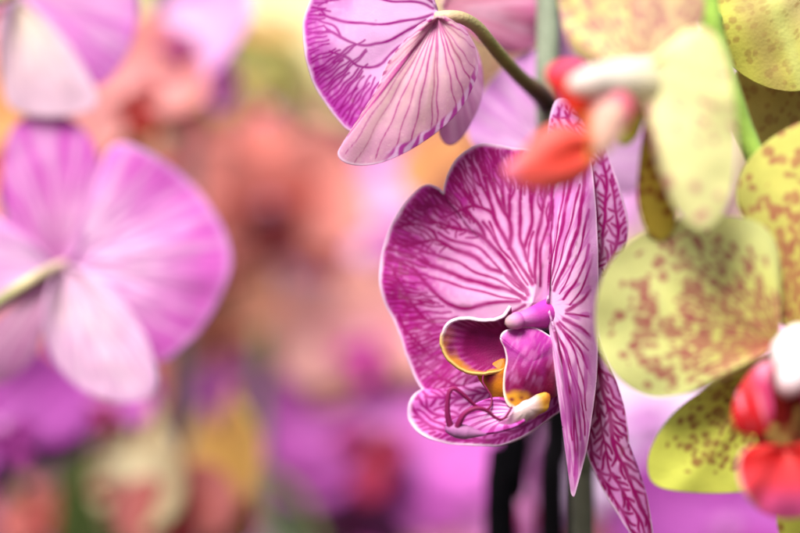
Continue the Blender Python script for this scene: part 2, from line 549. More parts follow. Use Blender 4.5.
# ------------------------------------------------------------------ pigment styles: f(ctx) -> colours
def style_veined(cin, cmid, cout, cvein, crim, n0=9, thr=0.0022, w=0.00024, cross=0.25, seed=1, rimw=0.014, halo=2.6, mid=0.45,
                 vmin=0.18, cv=0.5, u0=0.01, u1=0.99, cross_sp=0.0, haloc=None, halof=0.55, vend=0.985, edge_dense=None, taper=0.5, wave=0.10, wob=0.25):
    cin, cmid, cout, cvein, crim = map(hx, (cin, cmid, cout, cvein, crim))
    hc = hx(haloc) if haloc else cout

    def f(c):
        r = np.random.default_rng(seed)
        V, u, v = c['V'], c['u'], c['v']
        base = mixc(mixc(np.broadcast_to(cin, V.shape), cmid, sst(0.02, mid, v)), cout, sst(mid, 0.97, v + 0.12 * (vnoise(V, 220, seed) - 0.5)))
        pts = grow_veins(c['S'], n0, thr, w, r, cross, vmin=vmin, cv=cv, u0=u0, u1=u1, vend=vend, taper=taper, wave=wave, wob=wob)
        if edge_dense:
            t2, w2, va = edge_dense
            p2 = grow_veins(c['S'], n0 * 3, t2, w2, r, cross, vmin=0.2, cv=cv, u0=u0, u1=u1, vend=vend)
            pts = pts + [q for q in p2 if np.linalg.norm(q[0] - c['apex']) > va * c['rad']]
        d, ww = vein_fields(V, pts)
        ww = ww * (0.75 + 0.5 * vnoise(V, 900, seed + 3))
        h = (1 - sst(ww, ww * (1 + halo), d)) * halof
        base = mixc(base, hc, h)
        core = 1 - sst(ww * 0.55, ww * 1.35, d)
        base = mixc(base, cvein, core * (0.72 + 0.28 * sst(0.05, 0.35, v)))
        # pale speckle of the epidermis between veins
        base = mixc(base, cin, 0.28 * sst(0.55, 0.9, vnoise(V, 1900, seed + 9)) * (1 - core) * sst(0.1, 0.4, v))
        base = mixc(base, crim, sst(1 - rimw * 1.8, 1 - rimw * 0.5, v) * 0.9)
        return base
    return f


def style_net(clight, cvein, crim, spacing=0.0021, stretch=2.2, line=0.00035, n0=5, wmain=0.00035, seed=1, shear=0.8, rimw=0.02, cmid=None, fade=None):
    clight, cvein, crim = map(hx, (clight, cvein, crim))
    cm = hx(cmid) if cmid else clight

    def f(c):
        r = np.random.default_rng(seed)
        V, u, v = c['V'], c['u'], c['v']
        ax = c['axis']; side = c['side']; rel = V - c['apex']
        s = rel @ ax; t = rel @ side
        wob = 0.0012 * (vnoise(V, 350, seed) - 0.5)
        Q = np.stack([(s - shear * np.abs(t) + wob) / stretch, t + wob], -1)
        e = voronoi_edge(Q, spacing, r)
        th = line * (0.7 + 0.7 * vnoise(V, 500, seed + 1))
        net = 1 - sst(th * 0.6, th * 1.7, e)
        pts = grow_veins(c['S'], n0, 1.0, wmain, r, 0, taper=0.35)
        d, ww = vein_fields(V, pts)
        core = np.maximum(net, 1 - sst(ww * 0.6, ww * 1.4, d))
        if fade: core = core * sst(fade[0], fade[1], v)
        base = mixc(np.broadcast_to(clight, V.shape), cm, vnoise(V, 400, seed + 4))
        base = mixc(base, cvein, core)
        return mixc(base, crim, sst(1 - rimw * 1.8, 1 - rimw * 0.5, v) * 0.85)
    return f


def style_soft(cin, cout, cvein=None, n0=10, thr=0.003, w=0.0003, seed=1, amt=0.5, mid=(0.0, 0.95), crim=None, fan=None):
    cin, cout = hx(cin), hx(cout)

    def f(c):
        r = np.random.default_rng(seed)
        V, u, v = c['V'], c['u'], c['v']
        base = mixc(np.broadcast_to(cin, V.shape), cout, sst(mid[0], mid[1], v + 0.25 * (vnoise(V, 120, seed) - 0.5)))
        if cvein:
            pts = grow_veins(c['S'], n0, thr, w, r, 0.0)
            d, ww = vein_fields(V, pts)
            base = mixc(base, hx(cvein), amt * (1 - sst(ww * 0.5, ww * 2.2, d)))
        q = np.stack([u * 52 + vnoise(V, 150, seed), v * 2.4, np.full(len(v), seed * 2.3)], -1)
        base = mixc(base, hx('#f6def2'), 0.30 * sst(0.42, 0.78, vnoise(q, 1.0, seed + 8)) * sst(0.05, 0.3, v) * (1 - 0.5 * sst(0.8, 1, v)))
        if crim:
            base = mixc(base, hx(crim), 0.6 * sst(0.93, 1.0, v))
        return base
    return f


def style_spots(cin, cout, cspot, seed=1, dens=lambda u, v: 0.5, size=0.0011, stretch=1.6, amt=0.85, wash=None, washf=None, green=None):
    cin, cout, cspot = map(hx, (cin, cout, cspot))

    def f(c):
        V, u, v = c['V'], c['u'], c['v']
        base = mixc(np.broadcast_to(cin, V.shape), cout, sst(0.1, 0.95, v + 0.2 * (vnoise(V, 90, seed) - 0.5)))
        rel = V - c['apex']
        s = rel @ c['axis']; t = rel @ c['side']
        rr = np.sqrt(s * s + t * t) + 1e-6
        ang = np.arctan2(t, s)
        dn = np.clip(dens(u, v) if callable(dens) else np.full(len(v), dens), 0, 1)
        rm = np.percentile(rr, 75)
        # small blotches set in rows along the radial veins, running together where they are dense
        warp = 0.5 * (vnoise(V, 0.5 / size, seed + 2) - 0.5)
        Q = np.stack([rr / (size * stretch) + warp, ang * rm / size + 0.8 * warp, np.zeros_like(s)], -1)
        I = np.floor(Q)
        sp = np.zeros(len(v))
        for di in (-1, 0, 1):
            for dj in (-1, 0, 1):
                J = I + np.array([di, dj, 0])
                cx = J[:, 0] + 0.5 + 0.8 * (hash3(J, seed) - 0.5); cy = J[:, 1] + 0.5 + 0.55 * (hash3(J, seed + 1) - 0.5)
                on = hash3(J, seed + 2) < dn * 1.05
                rad = (0.26 + 0.34 * hash3(J, seed + 3)) * (0.75 + 0.5 * dn)
                dd = np.hypot(Q[:, 0] - cx, Q[:, 1] - cy) + 0.22 * (vnoise(V, 2.2 / size, seed + 4) - 0.5)
                sp = np.maximum(sp, on * (1 - sst(rad * 0.75, rad * 1.15, dd)))
        sp = sp * (0.65 + 0.35 * vnoise(V, 0.8 / size, seed + 6))
        if wash is not None:
            base = mixc(base, hx(wash), washf(u, v))
        return mixc(base, cspot, sp * amt)
    return f


def style_plain(fn):
    return fn


# ------------------------------------------------------------------ petals traced from the photograph, each at its own depth
PXM = K * 0.4 * 1000         # mm per photo pixel near the focus distance


def fan(name, parent, apex, rim, z0, style, slope=(0, 0), bulge=0.0, ruffle=(0.0, 5, 0.0), creases=(), nu=240, nv=110,
        closed=False, mat=None, thick=0.00045, rimnoise=0.0, label=None, vpow=1.0, seed=0, curl=0.0, loc=None, dome=None):
    """apex (px,py[,dmm]); rim list of (px,py[,dmm]); depth = z0 + d + slope*(pixel offset); + = away from the camera"""
    A = np.array([apex[0], apex[1], apex[2] if len(apex) > 2 else 0.0])
    R = np.array([[q[0], q[1], q[2] if len(q) > 2 else (q[0] - A[0]) * slope[0] + (q[1] - A[1]) * slope[1] + A[2]] for q in rim], float)
    R = catmull(R, nu, closed)
    u = np.linspace(0, 1, nu); v = np.linspace(0, 1, nv) ** vpow
    if rimnoise:
        k = np.stack([u * 40, np.full(nu, seed * 3.1), np.zeros(nu)], -1)
        dn = (vnoise(k, 1.0, seed) - 0.5) * rimnoise * np.minimum(1, np.minimum(u, 1 - u) * 12) if not closed else np.sin(u * 2 * np.pi * 9 + seed) * rimnoise * 0.3
        dirv = R[:, :2] - A[:2]; dirv /= np.linalg.norm(dirv, axis=1)[:, None] + 1e-9
        R[:, :2] += dirv * dn[:, None]
    U, Vv = np.meshgrid(u, v, indexing='ij')
    G = A + Vv[..., None] * (R[:, None, :] - A)
    d = G[..., 2]
    if closed:
        d = A[2] + (R[:, None, 2] - A[2]) * Vv ** 2 - bulge * (1 - Vv ** 2)
    else:
        d = d - bulge * np.sin(np.pi * np.clip(Vv, 0, 1) ** 0.9)
    amp, k, ph = ruffle
    if amp:
        kk = round(k) if closed else k
        d = d + amp * Vv ** 2 * np.sin(2 * np.pi * kk * U + ph) + amp * 0.5 * Vv ** 3 * np.sin(2 * np.pi * (kk * 2 + (0 if closed else 0.37)) * U + ph * 2)
    d = d + curl * np.clip((Vv - 0.75) / 0.25, 0, 1) ** 2
    for (uc, wd, am) in creases:
        d = d + am * np.exp(-((U - uc) / wd) ** 2) * np.sin(np.pi * np.clip(Vv, 0, 1) * 0.5) * (1 - 0.3 * Vv)
    d = d + 0.35 * (vnoise(np.stack([G[..., 0], G[..., 1], d * 0], -1), 0.05, seed + 11) - 0.5) * Vv
    z = z0 + d * 0.001
    W = P(G[..., 0], G[..., 1], z)
    V = W.reshape(-1, 3)
    pl = np.array(parent.location) if parent is not None else np.array(loc if loc is not None else (0, 0, 0))
    apexw = W[0, 0]
    rimw = W[:, -1]
    far = rimw[np.argmax(np.linalg.norm(rimw - apexw, axis=1))]
    ctr = rimw.mean(0) - apexw
    ax = (0.6 * (far - apexw) + 0.4 * ctr); ax = ax / np.linalg.norm(ax)
    nrm = np.array([0, -1.0, 0]); side = np.cross(ax, nrm); side /= np.linalg.norm(side) + 1e-9
    ctx = dict(V=V, u=U.ravel(), v=Vv.ravel(), S=Surf(W), apex=apexw, axis=ax, side=side, rad=np.linalg.norm(far - apexw),
               px=G[..., 0].ravel(), py=G[..., 1].ravel(), shape=(nu, nv), apx=A)
    cols = style(ctx)
    F = grid_faces(nu, nv)
    o = link_mesh(name, V, F, cols, mat or M_PETAL, parent, pl, thick)
    if label: o['label'] = label
    return o


def tube(name, parent, pts, rad, cols, nseg=16, mat=None, world=False, n=None, loc=None, knob=0.0, label=None):
    """pts (px,py,z) in the photograph (or world points when world); rad in mm; cols list of hex along the length"""
    pts = np.asarray(pts, float)
    n = n or max(12, len(pts) * 8)
    if not world:
        pts = P(pts[:, 0], pts[:, 1], pts[:, 2])
    C = catmull3(pts, n)
    rad = np.interp(np.linspace(0, 1, n), np.linspace(0, 1, len(rad)), rad) * 0.001
    T = np.gradient(C, axis=0); T /= np.linalg.norm(T, axis=1)[:, None] + 1e-12
    ref = np.array([0, -1.0, 0.15])
    A = np.cross(T, ref); A /= np.linalg.norm(A, axis=1)[:, None] + 1e-9
    B = np.cross(T, A)
    th = np.linspace(0, 2 * np.pi, nseg, endpoint=False)
    ring = A[:, None] * np.cos(th)[None, :, None] + B[:, None] * np.sin(th)[None, :, None]
    V = C[:, None] + ring * rad[:, None, None]
    cl = np.array([hx(c) for c in cols]); tt = np.linspace(0, 1, n)
    cc = np.stack([np.interp(tt, np.linspace(0, 1, len(cl)), cl[:, k]) for k in range(3)], -1)
    colv = np.repeat(cc[:, None], nseg, 1)
    V = V.reshape(-1, 3); colv = colv.reshape(-1, 3)
    nz = vnoise(V, 300, 5)
    colv = colv * (0.85 + 0.3 * nz)[:, None]
    F = []
    for i in range(n - 1):
        for j in range(nseg):
            a = i * nseg + j; b = i * nseg + (j + 1) % nseg
            F.append([a, b, b + nseg, a + nseg])
    # rounded ends
    V = np.vstack([V, C[0] - T[0] * rad[0] * 0.7, C[-1] + T[-1] * rad[-1] * 0.7]); colv = np.vstack([colv, cc[0], cc[-1]])
    for j in range(nseg):
        F.append([n * nseg, (j + 1) % nseg, j])
        F.append([n * nseg + 1, (n - 1) * nseg + j, (n - 1) * nseg + (j + 1) % nseg])
    pl = np.array(parent.location) if parent is not None else np.array(loc if loc is not None else (0, 0, 0))
    o = link_mesh(name, V, F, colv, mat or M_STEM, parent, pl)
    if loc is not None and parent is None: o.location = loc
    if label: o['label'] = label
    return o


def catmull3(pts, n):
    ext = np.vstack([2 * pts[0] - pts[1], pts, 2 * pts[-1] - pts[-2]])
    out = []
    for s in range(len(pts) - 1):
        p0, p1, p2, p3 = ext[s:s + 4]
        t = np.linspace(0, 1, 24, endpoint=False)[:, None]
        out.append(0.5 * ((2 * p1) + (-p0 + p2) * t + (2 * p0 - 5 * p1 + 4 * p2 - p3) * t ** 2 + (-p0 + 3 * p1 - 3 * p2 + p3) * t ** 3))
    out.append(pts[-1][None]); c = np.vstack(out)
    d = np.r_[0, np.cumsum(np.linalg.norm(np.diff(c, axis=0), axis=1))]
    s = np.linspace(0, d[-1], n)
    return np.stack([np.interp(s, d, c[:, k]) for k in range(3)], -1)


def colfn(f): return f


# =================================================================== MAIN FLOWER (in focus)
def main_flower():
    zc = 0.396
    fl = thing('orchid_flower', 'sharp magenta orchid bloom with dark purple veins, white rim and curled tendrils on its lip', 'flower', P(540, 305, zc))
    # big petal on the left
    fan('petal', fl, (532, 303, 0),
        [(556, 303, .6), (557, 285, .6), (557, 262, .8), (558, 230, 1.0), (558, 195, 1.3), (557, 172, 1.6), (547, 158, 1.6), (530, 150, 1.5), (513, 148, 2), (497, 144.5, 2.2), (482, 143, 2.4), (468, 149, 2.8),
         (456, 159, 3.2), (447.5, 172, 3.5), (444, 184, 3.7), (442.5, 192, 3.8), (438, 188, 3.9), (428, 184.5, 4.2), (417, 189, 4.6), (405, 202, 5), (394, 219, 5.5),
         (385, 240, 6), (380, 262, 6.2), (379, 280, 6.2), (384, 301, 6), (394, 322, 5.6), (402, 340, 5.2), (406, 355, 5), (413, 375, 5), (424, 392, 5), (440, 408, 5),
         (460, 414, 5), (485, 404, 5), (500, 380, 4), (515, 350, 3), (526, 318, 1)],
        zc + 0.002,
        style_traced('#edc6e4', '#e2a2d4', '#bc2a9c', '#960066', '#f4d8f0', grow_main, mid=0.45, halo=2.0, haloc='#b62c98', halof=0.6, wide=1.42, seed=11, rimw=0.013, streak=(0.58, 88, 4.5, '#e4a4da', 0.45), cend=0.88),
        bulge=-1.6, ruffle=(0.7, 4.5, 0.8), creases=((0.30, 0.04, 0.6), (0.62, 0.05, -0.6), (0.72, 0.04, 0.4)), nu=640, nv=250, rimnoise=1.6, seed=3)
    # petal on the right, seen nearly edge-on
    fan('petal', fl, (547, 305, -0.5),
        [(549, 292, .5), (551, 265, 1.5), (553, 230, 3), (554, 200, 4), (558, 172, 5), (570, 155, 5), (583, 150, 3.5), (591, 165, 2.6), (594.5, 195, 1.6), (597, 235, 1.0), (598, 280, .6), (598, 325, .4),
         (596.5, 370, .2), (592.5, 410, -.4), (587, 445, -1.4), (580, 475, -3), (574.5, 496, -2.6), (571.5, 490, -2.6), (572, 465, -2.8), (571.5, 435, -2.6),
         (570, 405, -2.2), (566, 375, -1.8), (560, 348, -1.4), (553, 325, -1)],
        zc - 0.0005,
        style_traced('#e8bce2', '#e4b2dc', '#d490c8', '#960068', '#ecc4e6', grow_right, mid=0.6, halo=1.4, haloc='#bb50aa', halof=0.45, wide=1.55, seed=21, rimw=0.02, streak=(0.25, 85, 4, '#bc4cac', 0.7), extra=right_extra),
        bulge=2.6, ruffle=(0.5, 4.5, 0.3), nu=560, nv=180, seed=5, rimnoise=0.8)
    # dorsal sepal behind
    fan('dorsal_sepal', fl, (578, 318, 0),
        [(592, 310, 0), (608, 292), (620, 268), (627, 240), (627, 215), (620, 190), (613, 168), (603, 138), (592, 115), (578, 102), (566, 97.5), (556, 101), (551, 112), (549, 128),
         (550, 160), (555, 210), (562, 265), (568, 305)],
        zc + 0.0055, style_traced('#e6c2e4', '#deb2dc', '#cc80c2', '#98006a', '#ecc8ea', grow_dorsal, streak=(0.2, 40, 8, '#d29ccb', 0.4), seed=31, halo=0.9, halof=0.45, wide=1.2, veinin=1.0, rimw=0.016),
        slope=(0.0, 0.0), bulge=1.5, nu=420, nv=170, seed=7, rimnoise=1.2)
    # lower right sepal
    fan('lateral_sepal', fl, (582, 322, 0),
        [(592, 325), (600, 340), (608, 362), (617, 385), (624, 408), (628, 430), (629, 445), (631, 452), (638, 470), (646, 495), (651, 520), (653, 545), (650, 566), (644, 562), (632, 536), (620, 518),
         (606, 496), (596, 476), (590, 462), (584, 440), (578, 400), (574, 360), (576, 335)],
        zc + 0.004, style_traced('#e2aedc', '#dca2d4', '#cc80c2', '#940062', '#ead0ea', grow_lower_right, seed=41, halo=0.8, halof=0.4, wide=1.3, speck=0.1, veinin=1.0, rimw=0.016),
        slope=(0.01, 0.0), bulge=0.6, ruffle=(0.5, 3.2, 1.0), creases=((0.62, 0.05, 1.0),), nu=460, nv=190, seed=9, rimnoise=1.4)
    # lower left sepal, seen low across its face
    fan('lateral_sepal', fl, (556, 372, 1),
        [(568, 368, 0), (573, 382, -.5), (572, 398, -1), (560, 411, -1), (545, 422, -.5), (530, 433, 0), (515, 441, 0), (500, 445.5, 0.3), (485, 446, .6), (465, 445.5, 1), (445, 443, 1.4), (427, 438, 1.8), (414, 429, 2.4),
         (407.5, 415, 3), (409, 402, 3.6), (418, 392, 4.2), (440, 384, 5), (480, 376, 5), (520, 368, 4), (545, 366, 2)],
        zc + 0.0025, style_traced('#e2a4dc', '#dc8cd0', '#cc64bc', '#9a0674', '#f0d4ee', grow_lower_left, seed=51, halo=1.2, halof=0.55, haloc='#b03092', wide=1.15, veinin=1.0, rimw=0.02),
        bulge=-0.8, ruffle=(0.6, 3.5, 0.2), creases=((0.62, 0.03, -0.8),), nu=460, nv=150, seed=13, rimnoise=1.2)

    # column
    tube('column', fl, [(508.5, 323, zc - .0045), (514, 321.5, zc - .0045), (523, 319, zc - .004), (533, 317, zc - .003), (544, 314.5, zc - .0008), (553, 312, zc + .0025), (560, 311, zc + .006)], [1.05, 1.5, 2.15, 2.7, 3.0, 3.0, 2.8],
         ['#dca0c4', '#d880c8', '#cc46b8', '#c63cae', '#cc50b6', '#dc98d0', '#e4b4dc'], mat=M_LIP, nseg=28, n=60)
    tube('anther_cap', fl, [(507.5, 323, zc - .0052), (511, 322, zc - .0055), (515.5, 321, zc - .0055), (519, 320, zc - .005)], [1.0, 1.45, 1.75, 1.7], ['#e0b8b8', '#deaac0', '#d886c4', '#c848b4'], mat=M_LIP, nseg=24, n=24)
    # lip: throat and middle lobe, with the lobes and tendrils as pieces of it
    def lipcol(c):
        V = c['V']
        b = mixc(np.broadcast_to(hx('#e0a6da'), V.shape), hx('#d05ec0'), sst(0.3, 1.0, c['v']))
        st = np.sin(c['u'] * 62 + 3 * np.sin(c['v'] * 4)) * 0.5 + 0.5
        return mixc(b, hx('#a81c86'), sst(0.45, 0.85, st) * 0.85 * sst(0.1, 0.35, c['v']))
    lip = fan('lip', fl, (524, 411, -1.5), [(512, 402, -.5), (498, 398, 0), (484, 400, .2), (470, 407, .2), (458, 416, 0), (449, 425, -.5), (447, 431, -.8), (453, 434, -1.2), (465, 434.5, -1.5), (480, 434, -1.8), (497, 432, -2), (514, 427, -2), (525, 421, -2)],
              zc - 0.004, lipcol, bulge=-0.9, nu=220, nv=110, mat=M_LIP, thick=0.0007, seed=17)
    lip_loc = np.array(fl.location)

    class _p:      # children of the lip keep the flower's origin
        pass

    def lobeA(c):
        V = c['V']
        n = vnoise(V, 420, 3)
        b = mixc(np.broadcast_to(hx('#7c0450'), V.shape), hx('#a01c7c'), 0.6 * sst(0.35, 0.8, n) * sst(0.2, 0.8, c['v']))
        rad = np.sin(c['u'] * 130) * 0.5 + 0.5
        b = mixc(b, hx('#d070b8'), 0.40 * sst(0.4, 1, rad * 0.6 + 0.5 * n) * sst(0.66, 0.92, c['v']))
        ylow = sst(0.40, 0.62, c['u'] + 0.12 * (n - 0.5)) * (1 - sst(0.97, 1.0, c['u']))
        b = mixc(b, hx('#c47c2c'), ylow * sst(0.83, 0.94, c['v'] + 0.16 * (n - 0.5)))
        b = mixc(b, hx('#ecd0e6'), sst(0.955, 0.99, c['v']) * (1 - sst(0.40, 0.55, c['u'])))
        return mixc(b, hx('#e8c070'), sst(0.95, 1.0, c['v']) * sst(0.42, 0.52, c['u']))
    oa = fan('side_lobe', fl, (514, 345, 2.2), [(510, 306, -.5), (506, 312, -.6), (502, 316, -.8), (494, 319, -1), (482, 320, -1.2), (470, 318, -1.4), (458, 318.5, -1.5), (449, 322, -1.5), (443, 330, -1.4), (440.5, 340, -1.2), (442, 350, -1), (448, 360, -.9), (457, 368, -.9),
             (468, 373, -.8), (480, 374.5, -.6), (492, 373, -.2), (501, 371, .4), (508, 366, 1.2)], zc - 0.003, lobeA, bulge=-1.7, nu=240, nv=110, mat=M_LIP, thick=0.0007, seed=19, rimnoise=0.8)

    def lobeB(c):
        V = c['V']; px, py = c['px'], c['py']
        n = vnoise(V, 520, 8); n2 = vnoise(V * np.array([1, 1, 0.5]), 900, 2)
        b = mixc(np.broadcast_to(hx('#b2309c'), V.shape), hx('#84044c'), sst(338, 388, py + 16 * (n - 0.5)))
        ln = vnoise(np.stack([(px - 500 + 0.45 * (py - 330)) * 0.42, (py - 0.5 * px) * 0.09, px * 0], -1), 1.0, 6)
        b = mixc(b, hx('#cc78bc'), 0.42 * sst(0.42, 0.8, ln) * (1 - sst(372, 394, py)))
        b = mixc(b, hx('#d890cc'), 0.15 * sst(0.58, 0.85, n2) * (1 - sst(378, 398, py)))
        b = mixc(b, hx('#dca0c4'), 0.8 * sst(546, 562, px) * (1 - 0.3 * n))
        b = mixc(b, hx('#8c0a3c'), sst(541, 548, px) * (1 - sst(552, 558, px)) * sst(352, 380, py) * 0.8)
        yl = sst(388, 397, py + 10 * (n - 0.5) - 0.12 * (px - 515)) * (1 - sst(548, 556, px))
        b = mixc(b, hx('#e5a32c'), yl)
        spot = np.exp(-(((px - 512) / 2.6) ** 2 + ((py - 399) / 2.2) ** 2)) + np.exp(-(((px - 521) / 2.2) ** 2 + ((py - 397) / 1.8) ** 2)) * .8 + np.exp(-(((px - 531) / 2.4) ** 2 + ((py - 393) / 1.6) ** 2)) * .8
        b = mixc(b, hx('#7c1030'), np.clip(spot, 0, 1))
        left = sst(0.9, 0.97, c['v']) * (px < 514)
        b = mixc(b, hx('#f2e2cf'), left * sst(330, 360, py))
        return mixc(b, hx('#f0d3ec'), sst(0.94, 0.985, c['v']) * (py < 365))
    ob = fan('side_lobe', fl, (531, 362, -2.4), [(501, 337.5, -.5), (505, 331.5, -.2), (515, 329, 0), (529, 327.5, .2), (539, 330.5, .4), (548, 336, .8), (556, 341, 1.2), (560, 352, 1.8), (564, 366, 2.4), (566, 378, 2.6), (562, 388, 2.2), (554, 396, 1),
             (544, 396, .2), (532, 399, -.4), (521, 404.5, -.8), (513, 407.5, -1), (507, 403, -1), (504, 392, -1), (504.5, 375, -1), (507, 360, -.9), (505, 347, -.7)],
             zc - 0.0035, lobeB, closed=True, bulge=0.2, creases=((0.30, 0.05, 0.5),), nu=260, nv=110, mat=M_LIP, thick=0.0008, seed=23)

    def calcol(c):
        b = mixc(np.broadcast_to(hx('#e2c6c6'), c['V'].shape), hx('#d884c6'), sst(524, 503, c['px']) if False else (1 - sst(503, 521, c['px'])) * 0.9)
        b = mixc(b, hx('#c048a4'), 0.6 * sst(0.5, 0.7, vnoise(np.stack([c['px'] * 0.06, (c['py'] + 0.4 * c['px']) * 0.4, c['px'] * 0], -1), 1.0, 3)) * sst(0.45, 0.95, c['v']))
        b = mixc(b, hx('#d8a038'), sst(530, 543, c['px'] + 8 * (vnoise(c['V'], 600, 4) - 0.5)))
        return mixc(b, hx('#a83a1c'), sst(0.55, 0.8, vnoise(c['V'], 700, 6)) * sst(541, 548, c['px']) * 0.7)
    oc = fan('callus', fl, (527, 408, -1.1), [(499, 422, .8), (507, 413, .8), (518, 406, .6), (531, 399, .4), (545, 393, .2), (549.5, 398, .2), (547, 408, .4), (535, 416, .6), (520, 424, .8), (506, 427, .9)], zc - 0.0055, calcol,
             closed=True, bulge=-0.15, rimnoise=2.0, nu=120, nv=50, mat=M_LIP, thick=0.0006)

    def thr(c):
        return mixc(np.broadcast_to(hx('#c87818'), c['V'].shape), hx('#7a1030'), sst(0.4, 0.8, vnoise(c['V'], 500, 2)))
    od = fan('throat', fl, (498, 376, -0.4), [(478, 374, .5), (490, 366, .5), (506, 360, .5), (513, 380, .6), (512, 402, .5), (500, 402, .6), (490, 392, .8)], zc - 0.0015, thr, closed=True, bulge=0.4, nu=80, nv=30, mat=M_LIP, thick=0.0008)
    z1 = zc - 0.006
    tip = tube('lip_tip', fl, [(447, 428, z1), (452, 429.5, z1 - .0004), (462, 431.5, z1 - .0006), (474, 433, z1 - .0004), (486, 434, z1)], [0.8, 1.5, 1.45, 0.8, 0.25], ['#a85a9a', '#b070a6', '#b878ac', '#c070b4'], mat=M_LIP)
    dk = ['#7c1450', '#8a1a58', '#86124f', '#7a1048', '#8c1c58']
    t1 = tube('tendril', fl, [(451, 428, z1 - .0005), (447.8, 416, z1 - .001), (447.5, 403, z1 - .0014), (449, 393, z1 - .0016), (453, 388.5, z1 - .0016), (459, 391, z1 - .0014), (467, 398, z1 - .001), (474, 404.5, z1 - .0003),
              (481, 409, z1 + .0003), (487, 409.5, z1 + .001), (491, 405, z1 + .0015), (491.5, 397, z1 + .002), (487, 389, z1 + .0022), (483, 382, z1 + .0024), (483.5, 375, z1 + .0026), (486, 371, z1 + .0028)],
              [0.74, 0.62, 0.54, 0.5, 0.48, 0.45, 0.40, 0.36, 0.30, 0.25, 0.2, .18, .17, .16, .15], dk, mat=M_LIP, n=150)
    t2 = tube('tendril', fl, [(456, 431, z1 - .001), (460, 421, z1 - .0016), (465, 413.5, z1 - .002), (473, 409, z1 - .0022), (481, 408.5, z1 - .0022), (488, 411.5, z1 - .002), (494, 416.5, z1 - .0017), (500, 419.5, z1 - .0015), (505, 417.5, z1 - .0013), (509, 412, z1 - .0012), (512, 407, z1 - .001)],
              [0.7, 0.66, 0.6, 0.52, 0.48, 0.42, 0.36, 0.32, 0.28, 0.25, 0.22], dk, mat=M_LIP, n=120)
    for o in (oa, ob, oc, od, tip, t1, t2):
        o.parent = lip
    tube('pedicel', fl, [(566, 316, zc + .004), (578, 316, zc + .011), (590, 320, zc + .02), (590, 330, zc + .028), (580, 345, zc + .0335)], [1.6, 1.5, 1.4, 1.4, 1.5], ['#b98aa0', '#8d8a50', '#7d7a46'])
    return fl


